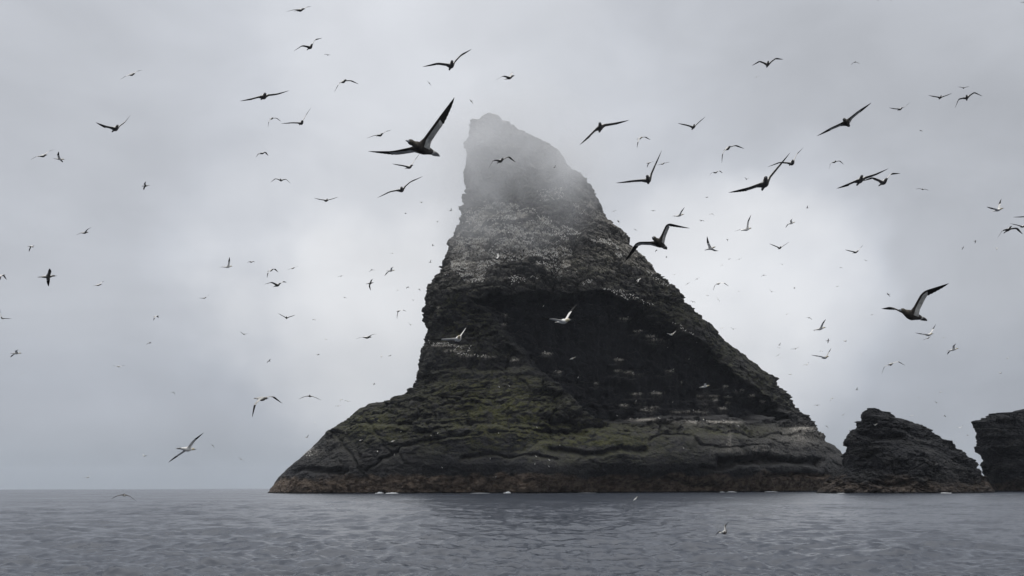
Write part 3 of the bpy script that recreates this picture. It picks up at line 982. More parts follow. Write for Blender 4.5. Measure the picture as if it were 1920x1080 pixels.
# ------------------------------------------------------------------ flying gannets
# label, span in the photo, pose: a, b, ln distance, yaw, pitch, roll, wing angles (inner up, inner forward, hand up, hand forward) and left/right differences
BIRDS = [
    ('small gannet gliding alone in the upper left sky, wings slanting up to the right', 45.5, (-0.3782, 0.4132, 4.1536, -0.673, -0.1584, 0.6105, 0.1052, 0.0037, -0.1594, -0.2628, 0.0229, 0.0225, 0.0115, -0.0119)),
    ('dark gannet with wings raised in a wide V at upper left', 65.6, (-0.3943, 0.3592, 3.6126, -0.9616, -0.0356, 0.3369, 0.3016, 0.3551, 0.7835, -0.7484, 0.0903, 0.0007, -0.1398, 0.1402)),
    ('gannet gliding at far left just beside one with an upright wing', 49.7, (-0.467, 0.3324, 4.0691, -6.8602, -0.0843, 0.5805, 0.2281, -0.0262, -0.0773, -0.094, 0.0224, 0.0291, 0.0135, -0.0495)),
    ('small gannet at far left holding one wing straight up', 21.8, (-0.4506, 0.3291, 4.4576, 0.1801, -0.0398, -0.208, 0.2647, -0.0275, 0.1797, 0.039, -0.0035, 0.0854, -0.0142, -0.1338)),
    ('small gannet with wings beating down, alone under the pair at far left', 16.4, (-0.3643, 0.3022, 4.7022, 3.6612, -0.2797, 0.2866, -0.0046, 0.3332, -0.0093, -0.2244, 0.0134, -0.0048, 0.0007, -0.0505)),
    ('small gannet gliding right at left of frame above one with drooped wings', 33, (-0.4258, 0.2556, 4.3444, 1.1502, 0.2801, -0.2347, 0.2652, -0.0913, 0.0179, -0.0875, -0.0138, -0.0079, 0.0028, 0.0061)),
    ('small gannet near the left edge with both wings beating down', 16.6, (-0.479, 0.2423, 4.8033, 0.8844, 0.2209, -0.2, -0.4756, -0.1749, -0.7885, -0.3701, 0.0054, 0.0059, -0.0107, 0.0419)),
    ('gannet cut off by the left edge with wings drooping', 19.7, (-0.5086, 0.2132, 4.6424, 6.2654, 0.1302, 0.2404, -0.1962, 0.0743, -1.0564, -0.039, 0.0233, -0.0403, -0.025, 0.0523)),
    ('heavy-looking gannet at far left with dark wing pointing straight down', 36.4, (-0.4628, 0.2119, 3.9528, 6.8345, 0.1789, -0.3469, 0.0465, 0.1291, -0.2017, -0.1632, -0.0102, -0.0463, -0.016, 0.0699)),
    ('small gannet gliding right of the one whose dark wing points down', 25.2, (-0.4121, 0.2035, 4.5122, 5.9113, 0.0577, 0.4837, 0.1832, 0.0751, 0.0851, 0.0114, 0.021, 0.0602, 0.0078, -0.1015)),
    ('gannet left of the stack with one wing straight up, seen side on', 28.5, (-0.283, 0.2212, 4.289, 0.9127, 0.2509, -0.3388, 0.5242, -0.1093, 0.3854, -0.3975, -0.0128, -0.0126, -0.0165, 0.0194)),
    ('tiny gannet beside the side-on one with a wing straight up', 14.9, (-0.2592, 0.2259, 4.9508, -6.7724, 0.0629, 0.2484, 0.3178, -0.3212, -0.4328, -0.1067, -0.0149, -0.047, 0.0553, 0.0318)),
    ('gannet cut by the left edge with one wing level and one raised', 29, (-0.508, 0.1707, 4.5755, -1.3224, 0.0971, -0.7239, 0.636, 0.3529, 0.7092, -0.0974, -0.0408, 0.0235, 0.0093, -0.0436)),
    ('gannet low at far left showing a pale wing above and dark wing below', 24.4, (-0.4942, 0.1355, 4.3693, 0.8215, 0.1034, -0.282, 0.146, -0.384, -0.1817, -0.1934, -0.0321, 0.0783, 0.0373, -0.1132)),
    ('tiny gannet left of the stack with wings tilted like a tick mark', 21.2, (-0.3062, 0.1902, 4.8581, 5.6076, 0.0656, 0.4021, 0.1202, 0.2223, 0.2757, -0.0671, 0.0144, 0.0188, 0.0129, -0.0088)),
    ('small gannet at left with both dark wings beating downwards', 14.7, (-0.3546, 0.1721, 4.8764, 6.0396, 0.0721, 0.3742, -0.2768, -0.0981, -0.8636, -0.4311, -0.0052, 0.03, 0.0366, -0.1194)),
    ('tiny gannet with wings in a shallow V above the cloud edge left of stack', 17.2, (-0.2668, 0.1538, 5.1546, 5.2703, 0.0575, -0.0786, 0.2956, 0.3251, 0.5846, -0.2575, 0.0081, -0.0008, -0.0231, 0.0376)),
    ('tiny pale gannet curving one wing down in the left sky', 11.8, (-0.361, 0.1455, 5.2302, 7.1656, 0.1274, -0.2204, 0.1664, -0.3686, -0.2718, -0.4468, -0.0095, 0.0404, 0.0009, -0.0075)),
    ('tiny gannet like a thin dash in the lower left sky', 16, (-0.3919, 0.1221, 4.8381, 2.5043, 0.0369, -0.0714, 0.1184, 0.0995, 0.2649, -0.2533, 0.0057, 0.0537, -0.021, -0.0414)),
    ('tiny gannet with arched wings above the white gannets at lower left', 9.1, (-0.3382, 0.0964, 5.4633, 5.4997, -0.0277, -0.16, -0.311, 0.265, -1.148, -0.2119, -0.0213, -0.0061, 0.0217, 0.0015)),
    ('large white gannet with black wing tips banking low over the left horizon', 87.3, (-0.324, 0.0394, 3.5367, 1.1636, -0.0164, -0.578, 0.1187, -0.104, -0.0338, -0.2073, -0.0289, 0.0538, 0.0038, -0.0679)),
    ('gannet with drooping wings skimming the water below the left horizon', 50.2, (-0.3867, -0.0062, 4.1142, 1.9968, 0.0743, 0.0852, -0.3013, 0.3315, -0.5892, -0.3977, -0.0088, -0.0366, 0.0409, 0.0145)),
    ('tiny gannet just above the far left horizon', 19.1, (-0.4231, 0.0117, 5.0674, 5.6272, 0.065, 0.355, 0.2911, 0.0983, 0.0634, -0.4268, -0.0144, 0.0047, 0.0645, -0.0117)),
    ('gannet gliding at the top edge left of centre', 47.8, (-0.2099, 0.477, 3.9939, 5.5771, -0.1853, 0.4673, 0.1592, -0.0283, -0.0516, -0.3221, 0.0168, 0.0395, 0.0111, -0.0429)),
    ('gannet near the top with one wing hooked up and the other bent down', 58.4, (-0.1999, 0.44, 3.8671, 5.2103, -0.0878, 0.5529, 0.5152, 0.0988, -0.1119, -0.4699, 0.0228, 0.014, 0.021, -0.0254)),
    ('tiny gannet beside the hooked-wing gannet near the top', 13.1, (-0.1828, 0.4322, 5.436, -1.8384, -0.0014, -0.2049, 0.0997, 0.2812, -0.0881, -0.3033, -0.0179, -0.0107, 0.0136, -0.01)),
    ('dark gannet above the summit to the left, one wing level and one raised', 98.3, (-0.0593, 0.4213, 3.4199, 4.8776, -0.1154, 0.382, 0.4313, 0.059, 0.2085, -0.4788, 0.0128, -0.0113, 0.0261, -0.0582)),
    ('gannet with wings drooped like an arch at top left of the summit', 48.1, (-0.1671, 0.4056, 3.9907, 5.3106, -0.1528, 0.4623, -0.2671, 0.2414, -0.6656, -0.2482, -0.0066, 0.0118, 0.057, 0.0039)),
    ('wide-winged gannet gliding nearly level in the upper left sky', 94.6, (-0.2464, 0.3907, 3.4713, 5.1115, -0.1489, 0.3037, -0.1264, 0.2805, 0.1206, -0.5943, 0.0126, 0.0001, 0.0154, 0.1746)),
    ('small gannet with drooped wings touching the tip of its neighbour with raised wing', 27.4, (-0.2388, 0.3689, 4.417, 5.2953, -0.2001, 0.5285, -0.3931, 0.3295, -0.9658, -0.2619, 0.006, -0.0087, 0.0392, -0.0164)),
    ('gannet with one thin wing raised high and the other level at upper left', 64.8, (-0.209, 0.3644, 3.8208, 5.0917, -0.1327, 0.5671, 0.5048, -0.1886, 0.4125, -0.2421, 0.0251, -0.1054, 0.0259, 0.0192)),
    ('small gannet gliding just left of the largest gannet', 48.8, (-0.1305, 0.3521, 4.0753, -7.2708, -0.1183, 0.447, 0.1662, 0.1024, -0.0313, -0.4468, 0.0219, 0.0036, -0.0005, -0.0131)),
    ('largest gannet, dark with pale wing panels, soaring left of the misty summit', 190.4, (-0.0882, 0.3384, 2.696, 4.2749, -0.0772, 0.3922, 0.3262, 0.1035, 0.6404, -0.3334, -0.012, -0.0116, 0.0586, -0.1441)),
    ('small gannet with wings bent down at left, above the arched M-shaped one', 23.4, (-0.248, 0.3343, 4.4721, 5.7004, 0.0108, 0.3442, 0.0918, -0.1088, -0.7449, -0.3653, 0.0295, -0.0044, -0.0275, 0.0088)),
    ('small gannet with wings arched like an M, seen end on', 38.1, (-0.2296, 0.3073, 4.3238, -1.4218, -0.0953, -0.0171, 0.1635, 0.2978, -0.6729, -0.4538, 0.0042, 0.0144, -0.0126, -0.0364)),
    ('small gannet with nearly level wings below the M-shaped one', 46.3, (-0.1843, 0.287, 4.216, -1.2022, -0.0798, 0.1365, 0.1126, 0.2911, 0.3099, -0.4014, 0.0268, 0.0057, -0.0352, 0.0853)),
    ('gannet banking with wings in one slanting line left of the upper cliff', 95.6, (-0.1093, 0.2974, 3.5274, -1.4099, -0.1401, 0.4558, 0.2121, 0.3914, -0.016, -0.3011, 0.0205, 0.0997, 0.0039, -0.0047)),
    ('gannet directly below the largest gannet, one wing raised', 56.3, (-0.1015, 0.3201, 3.8892, -1.0207, -0.084, 0.4541, 0.5057, -0.008, 0.4659, -0.1768, 0.024, -0.0175, 0.01, 0.0481)),
    ('small gannet in hooped pose right above another with spread wings, left of stack', 23.6, (-0.24, 0.2175, 4.4197, -0.6729, 0.0969, 0.5081, -0.1617, 0.0509, -0.922, -0.3171, 0.0316, 0.0276, -0.018, -0.0291)),
    ('gannet with broad bent wings under the hooped one, left of stack', 42.7, (-0.2334, 0.2027, 4.0729, 11.7667, 0.0995, 0.2005, 0.4666, 0.039, -0.1097, -0.5544, -0.0106, 0.023, 0.0482, -0.0573)),
    ('tiny gannet like a slanting dash left of the stack', 22.5, (-0.2183, 0.2195, 4.7466, 5.6116, 0.03, 0.3932, -0.0419, 0.1178, 0.0388, -0.2086, 0.0036, 0.0252, 0.0294, -0.0059)),
    ('gannet banking close left of the stack, black tip up', 24.2, (-0.1204, 0.2168, 4.4578, 0.698, 0.2006, -0.3145, 0.1449, -0.3639, -0.2628, -0.3477, -0.0134, 0.0291, 0.0003, 0.0075)),
    ('small gannet close left of the stack with its wing pointing down', 16.2, (-0.141, 0.2043, 4.6161, 0.5642, 0.254, -0.5997, 0.0917, 0.0786, -0.588, -0.0206, -0.0074, -0.0589, -0.0465, 0.115)),
    ('dark gannet crossing the left edge of the cliff', 25.7, (-0.0637, 0.2125, 4.4512, 0.934, 0.0787, 0.201, 0.2822, -0.6511, 0.3271, -0.5573, -0.0281, 0.1456, 0.0852, 0.0956)),
    ('small gannet with one wing hanging down, near the left cliff', 23.6, (-0.1126, 0.1767, 4.5643, 1.2205, 0.2465, -0.5093, -0.4914, 0.2962, -0.888, -0.2885, -0.0075, 0.0208, -0.0248, 0.058)),
    ('small gannet coming end on with wings in a V, left of stack', 33.9, (-0.2244, 0.1701, 4.4982, 4.9269, 0.0792, -0.0618, 0.3375, 0.3103, 0.4748, -0.4012, -0.0048, -0.0069, 0.0022, -0.0069)),
    ('gannet gliding side on just left of the stack above the cloud edge', 38.4, (-0.1444, 0.1504, 4.1248, 0.9442, 0.1167, -0.0799, 0.1576, -0.1466, -0.0254, -0.206, -0.0037, -0.0426, 0.0044, 0.095)),
    ('large pale gannet with arched dark-tipped wings left of the lower slope', 62.5, (-0.2495, 0.0895, 3.5793, 5.5033, -0.0891, 0.4063, -0.1975, 0.2314, -0.9539, -0.1716, -0.0066, -0.0762, 0.0391, -0.0346)),
    ('gannet seen end on with drooping wings beside the large pale arched one', 44.3, (-0.2013, 0.092, 4.2581, 4.8723, 0.0187, -0.0413, -0.3098, 0.3246, -0.4114, -0.3603, -0.007, -0.0237, 0.0196, 0.0097)),
    ('small pale gannet flying in front of the left foot of the stack', 14.9, (-0.151, 0.0478, 5.2233, -0.8292, 0.0895, 0.2165, -0.0265, 0.1805, -0.2871, -0.2974, 0.0135, 0.0069, -0.0075, 0.0197)),
    ('small pale gannet over the grassy left shoulder of the stack', 14.6, (-0.119, 0.0467, 5.1018, -0.6302, 0.1251, 0.2655, 0.0733, -0.0547, -0.0068, -0.2644, 0.0061, -0.0303, 0.0111, 0.0699)),
    ('pale gannet crossing the left cliff above the white nesting ledge', 89.2, (-0.0532, 0.1486, 3.3881, 4.9123, 0.0016, 0.4792, 0.4523, -0.4083, 0.4834, -0.4687, 0.0174, -0.205, 0.0249, -0.1364)),
    ('white gannet with a yellowish head crossing the dark cliff face', 79.8, (0.0519, 0.1658, 3.4625, 5.2009, -0.0749, 0.3584, 0.5145, -0.2784, 0.361, -0.372, 0.0149, -0.0572, 0.0226, -0.006)),
    ('dark gannet with a white wing in front of the nesting colony', 30.5, (-0.0139, 0.2285, 4.2141, 5.2035, -0.0386, 0.5862, 0.7646, -0.4131, 0.133, -0.7858, 0.0672, -0.1122, -0.0301, -0.1443)),
    ('all-dark gannet in front of the nesting colony', 25.5, (0.0103, 0.2314, 4.459, 7.0579, 0.1842, -0.2702, 0.4832, -0.2944, 0.3278, -0.4103, -0.0257, -0.0071, 0.0129, 0.0913)),
    ('dark gannet in front of the mist-covered summit', 52.9, (-0.0104, 0.326, 3.8709, 5.0519, -0.0547, 0.299, 0.1885, 0.3151, -0.7589, -0.4018, 0.0126, 0.0032, 0.0063, -0.0159)),
    ('white gannet with dark wing hanging down on the upper right slope', 15.3, (0.1271, 0.2072, 4.8644, 5.4218, 0.1035, 0.7324, -0.2362, -0.1092, -0.9441, -0.2387, 0.0487, -0.0446, -0.0359, 0.0122)),
    ('small bright white gannet over the middle of the dark face', 17.2, (0.0604, 0.1287, 4.8051, 5.5082, 0.1666, 0.2334, 0.098, 0.4356, 0.2652, -0.0435, 0.0319, 0.0116, -0.0364, -0.0271)),
    ('bright white gannet with raised wing over the dark lower right face', 21.8, (0.1925, 0.1004, 4.4195, 6.1553, 0.1844, -0.2345, 0.2378, 0.0046, 0.0524, -0.0217, -0.0149, 0.0265, 0.0043, -0.0583)),
    ('pale gannet over the dark face near the right ridge', 30.8, (0.1596, 0.1523, 4.458, 4.9465, -0.0939, 0.2506, 0.4713, 0.0091, 0.4523, -0.5558, 0.0031, -0.0246, 0.0269, -0.1059)),
    ('gannet with arched wings against the bright cloud right of the stack', 31.6, (0.2063, 0.203, 4.343, 7.2595, 0.2481, -0.1517, -0.21, 0.4303, -0.9165, -0.1853, 0.0249, 0.0331, -0.0686, -0.0136)),
    ('small pale gannet in front of the pointed small sea rock', 13.8, (0.3626, 0.0615, 5.3115, -1.4997, 0.0671, 0.2795, 0.57, 0.2896, 0.4837, -0.3157, 0.0108, -0.0012, 0.0081, 0.0111)),
    ('dark gannet right of the summit, one wing level and one swept down', 103.4, (0.089, 0.3589, 3.3417, 4.6419, -0.0836, 0.4061, -0.3911, 0.2831, -0.1304, -0.6732, 0.0258, -0.0284, 0.0165, 0.1899)),
    ('gannet with wings in a V in the sky right of the summit', 53.8, (0.182, 0.3591, 4.0007, -1.5898, -0.0446, 0.2327, 0.4441, 0.2603, 0.4965, -0.3869, 0.0159, 0.0118, -0.0038, -0.0771)),
    ('gannet with one black wing tip hanging down, right of the summit', 29.8, (0.1285, 0.3481, 4.3229, 5.1312, -0.135, 0.5839, -0.3744, 0.3758, -0.9257, -0.1568, 0.0276, -0.031, 0.0039, 0.0385)),
    ('gannet with one wing raised steeply and one level, right of the misty cliff', 105.6, (0.1368, 0.3067, 3.3185, 4.5459, -0.0703, 0.5543, 0.4793, 0.4467, 0.5572, -0.3389, 0.0204, 0.1348, 0.041, -0.0512)),
    ('small gannet behind the raised wing of a bigger one', 17.8, (0.1374, 0.3236, 4.8298, 0.5095, 0.2741, -0.1508, -0.2419, 0.3036, -0.4304, -0.0154, 0.0124, -0.0387, -0.0402, 0.0561)),
    ('tiny gannet gliding just right of a steeply raised wing', 25.2, (0.1512, 0.3226, 4.7101, 5.1475, -0.0672, 0.3184, -0.0193, 0.2699, -0.0656, -0.0269, 0.0149, 0.0261, 0.004, -0.0323)),
    ('gannet with arched wings, one hanging straight down, right of centre sky', 50.6, (0.216, 0.3377, 3.9185, -1.3966, -0.1117, 0.5632, -0.2634, 0.2168, -0.9206, -0.1725, -0.0122, -0.0048, 0.0702, 0.0154)),
    ('small gannet with bent wings under the arched one right of centre', 26.1, (0.2042, 0.3138, 4.6217, 5.015, -0.0991, 0.248, 0.1643, 0.0818, -0.6099, -0.3583, 0.0396, 0.0328, -0.0545, -0.0149)),
    ('gannet banking steeply with one long wing crossing the bird above it', 137.9, (0.2532, 0.3026, 3.0877, -1.7184, 0.0099, 0.542, 0.2086, 0.3396, 0.453, -0.5566, 0.0772, -0.0013, -0.0915, 0.0808)),
    ('small gannet with black wing tip raised, above the large dark one by the ridge', 30.1, (0.1674, 0.271, 4.2861, 0.3875, 0.276, -0.1094, 0.3523, -0.0615, 0.2566, -0.1209, 0.0131, 0.0389, -0.0386, -0.0969)),
    ('large dark gannet with bent M-shaped wings over the right ridge of the stack', 137.2, (0.1478, 0.2433, 3.0079, 4.2655, 0.024, 0.3967, 0.493, 0.3758, -0.4828, -0.5675, 0.0656, 0.0293, -0.0847, -0.1518)),
    ('white-bellied gannet with black tipped wing raised, right of the stack', 45.1, (0.2346, 0.2569, 4.0383, 0.5991, 0.29, -0.4161, 0.7204, 0.0126, 0.3623, -0.2823, -0.0504, 0.0249, 0.0418, -0.0558)),
    ('gannet right of the large dark one, white wing straight up with black tip', 27, (0.1984, 0.2379, 4.2263, 11.7866, 0.0817, -0.4631, 0.1734, 0.1608, 0.6733, -0.0977, 0.0022, 0.0383, -0.0533, -0.0906)),
    ('small gannet turning, wing up and wing down, right of centre sky', 22.3, (0.2792, 0.2629, 4.5231, 6.5324, 0.302, -0.2852, 0.3736, -0.5147, -0.1414, -0.2385, -0.0124, 0.0481, -0.007, 0.028)),
    ('small gannet with shallow V wings in the pale sky right of the stack', 37.8, (0.2678, 0.2383, 4.3366, -7.8851, -0.0101, 0.085, 0.4622, 0.2097, 0.5154, -0.4278, 0.0184, 0.0174, -0.0214, -0.067)),
    ('small gannet gliding with one wing tip up, above the large right-hand gannet', 35.5, (0.3434, 0.2339, 4.3098, 4.9461, -0.0078, 0.2944, 0.4345, 0.0888, 0.4472, -0.2632, 0.0324, 0.054, -0.0297, -0.0818)),
    ('gannet with raised black wing tip left of and below the large right-hand gannet', 32.5, (0.3076, 0.1575, 4.1296, 0.2865, 0.2398, -0.3056, 0.3166, -0.1064, 0.2411, -0.0088, -0.0468, -0.062, 0.0594, 0.1254)),
    ('tiny faint gannet with wings like an upturned V at top right', 18.2, (0.3435, 0.4235, 5.0618, 4.3741, -0.1843, 0.0066, -0.4786, 0.3097, -0.7172, -0.3709, -0.0219, -0.0381, 0.0583, 0.0266)),
    ('large dark gannet with straight slanting wings in the upper right sky', 119.6, (0.3347, 0.3629, 3.2957, 4.2378, -0.1093, 0.4154, 0.0757, 0.2843, 0.2326, -0.6757, 0.0005, 0.0286, 0.0329, -0.0619)),
    ('small gannet right of the one with straight slanting wings', 40.6, (0.3882, 0.3764, 4.3091, 4.8014, -0.1192, 0.2581, 0.199, 0.224, 0.4688, -0.3354, 0.0053, 0.0188, 0.0158, 0.0035)),
    ('small gannet with level wings left of the dark bent-winged one at upper right', 45, (0.4282, 0.3878, 4.3069, 17.0756, -0.0548, 0.0164, 0.1382, 0.2823, 0.3854, -0.3888, 0.0017, 0.0077, -0.0022, 0.0028)),
    ('tiny gannet right above the dark bent-winged one at upper right', 21.8, (0.4515, 0.3973, 5.0623, 4.2919, -0.0526, -0.1252, 0.2386, 0.3235, 0.2332, -0.3857, -0.0105, 0.0057, 0.0064, -0.0418)),
    ('dark gannet with strongly bent wings at upper right', 56.4, (0.4548, 0.3876, 3.9817, 4.2834, -0.0443, 0.2898, 0.1302, 0.2991, -0.8506, -0.4015, 0.0009, 0.0109, 0.0269, 0.0121)),
    ('gannet mostly above the top edge, only wing tips showing', 26.5, (0.3729, 0.4903, 4.4411, 4.3428, -0.0081, -0.0872, -0.4755, 0.1738, -1.0665, -0.6144, -0.0353, -0.0748, 0.0909, 0.105)),
    ('gannet cut by the top right corner, one wing showing', 48.4, (0.5207, 0.483, 4.3262, 4.4661, -0.1922, 0.0725, 0.0223, 0.264, 0.2142, -0.3492, -0.0155, 0.0107, 0.0314, 0.0002)),
    ('dark gannet with gently arched wings high in the right-hand sky', 60.5, (0.2563, 0.4215, 3.8539, 4.5434, -0.1065, 0.1098, 0.437, 0.2547, -0.1498, -0.7621, -0.0096, 0.0159, 0.0353, 0.0344)),
    ('tiny gannet just below the one with gently arched wings high at right', 12, (0.2449, 0.4091, 5.5155, 0.7453, 0.3207, 0.0563, 0.0748, 0.3114, -0.2538, -0.2603, 0.0094, -0.0018, -0.0126, -0.0188)),
    ('gannet above the summit with a dark wing tip behind its head', 37.7, (-0.0013, 0.4089, 4.011, 5.4069, -0.0711, 0.5081, 0.5356, -0.3551, -0.0432, -0.582, -0.0257, -0.095, 0.1135, -0.0212)),
    ('gannet whose wing is crossed by the long wing of the steeply banking bird', 76, (0.2801, 0.323, 3.558, 4.5814, -0.1332, 0.4589, 0.6195, -0.3439, 0.2538, -0.7082, 0.0162, -0.1947, 0.0599, -0.042)),
    ('small gannet with arched wings above the overlapping pair at right', 29.8, (0.3226, 0.3239, 4.4397, 4.694, -0.1082, 0.26, -0.1706, 0.332, -1.0083, -0.199, -0.0204, -0.0108, 0.0634, 0.0243)),
    ('left gannet of the overlapping pair at right, wings spread in one line', 104, (0.3481, 0.3054, 3.4037, 4.5509, 0.0162, 0.279, -0.1491, 0.3341, 0.2031, -0.6705, 0.0399, -0.002, -0.0374, 0.2924)),
    ('right gannet of the overlapping pair, with a black hooked wing tip', 73.9, (0.3715, 0.3035, 3.5164, -1.6262, -0.0404, 0.1797, 0.673, -0.2311, 0.0306, -0.871, 0.0662, -0.1125, -0.0634, 0.2275)),
    ('tiny gannet seen end on right of the overlapping pair', 26.2, (0.4103, 0.2964, 4.8321, 4.2965, -0.1076, -0.2393, 0.0521, 0.3195, -0.3086, -0.4291, 0.0056, 0.0231, -0.0411, -0.0596)),
    ('gannet near the right edge with a short black wing tip raised', 33.8, (0.4853, 0.2755, 4.138, 5.1533, -0.0072, 0.4684, 0.6742, -0.1794, 0.575, -0.2789, 0.0502, -0.0169, -0.0405, -0.0008)),
    ('gannet cut off by the right edge, uppermost wing of a cluster of three', 59.1, (0.5198, 0.2684, 3.887, 4.745, -0.0589, 0.3814, 0.4879, -0.2093, 0.3464, -0.4275, 0.0431, -0.0205, -0.0328, -0.0463)),
    ('gannet cut by the right edge between two others of its cluster', 44.2, (0.5102, 0.259, 4.2276, -51.9073, -0.1092, 0.2973, 0.566, 0.2259, 0.552, -0.2871, 0.0252, 0.0082, -0.015, 0.0122)),
    ('dark gannet with arched wings at the right edge, lowest of its cluster', 48.6, (0.4956, 0.2559, 3.9969, 4.69, 0.1558, 0.1575, -0.1826, 0.2657, -0.8758, -0.372, 0.0096, -0.0188, -0.0084, 0.0164)),
    ('large dark gannet low in the right-hand sky, long wing hooked up to the right', 134.9, (0.3997, 0.1706, 2.8514, 3.8495, 0.0763, 0.2411, 0.7748, -0.0681, 0.4134, -0.7957, 0.0108, 0.0959, -0.0463, -0.0676)),
    ('upper gannet of two overlapping below the large right-hand gannet', 42, (0.4162, 0.1513, 4.1297, 4.9226, 0.0007, 0.3852, 0.5141, -0.0812, 0.5161, -0.3352, 0.0403, -0.0053, -0.0298, -0.0093)),
    ('smaller lower gannet of two overlapping below the large right-hand gannet', 25.5, (0.4155, 0.1481, 4.8328, 4.7461, 0.116, 0.4514, 0.0363, 0.1989, 0.1155, -0.3101, 0.0005, 0.0128, 0.0427, 0.0098)),
    ('tiny gannet right of the two overlapping ones at right', 8.3, (0.4309, 0.1485, 5.7608, 0.4789, 0.1184, 0.0147, -0.0697, 0.1797, -0.5216, -0.2814, 0.0143, -0.0131, -0.0224, 0.0021)),
    ('small gannet turning with pale back above the right-hand sea rocks', 27.1, (0.4403, 0.1363, 4.2797, 0.0581, 0.2251, -0.3621, 0.2977, -0.3078, -0.101, -0.1566, -0.0342, -0.0052, 0.0296, 0.0384)),
    ('tiny gannet with thin slanting wings right of the right ridge', 20.2, (0.283, 0.1377, 5.1112, 4.5481, -0.0133, 0.2245, 0.119, 0.3371, 0.2626, -0.3336, 0.0004, 0.0007, 0.0221, 0.0197)),
    ('gannet with one wing level and black tip raised, beside the right ridge', 40.4, (0.3126, 0.1288, 4.107, 4.9354, 0.0259, 0.3239, 0.5889, -0.154, 0.4834, -0.4902, 0.0306, -0.0157, -0.0088, -0.0473)),
    ('gannet with arched wings and pale back above the pointed small sea rock', 47, (0.378, 0.122, 4.0721, 0.9281, 0.1694, -0.2851, -0.0209, 0.2763, -0.8916, -0.2825, -0.0012, -0.0095, -0.0258, -0.0327)),
    ('tiny gannet low beside the right ridge', 6.5, (0.2915, 0.1215, 5.999, 5.0298, 0.1302, 0.5059, 0.0784, 0.3318, -0.5133, -0.2798, 0.002, -0.0029, 0.049, -0.0003)),
    ('white gannet with black wing tips over the water in front of the stack', 21, (0.123, -0.0115, 4.756, 7.088, 0.4447, -0.6213, -0.002, 0.0288, -0.3468, -0.1682, -0.0444, 0.0235, 0.0259, -0.0438)),
    ('white gannet low over the water near the bottom right of centre', 36.1, (0.2118, -0.0451, 3.6499, 1.1159, -0.0145, -0.8285, 1.0198, 0.9344, -0.2363, -1.1417, -0.0497, -0.0234, -0.002, -0.1294)),
]


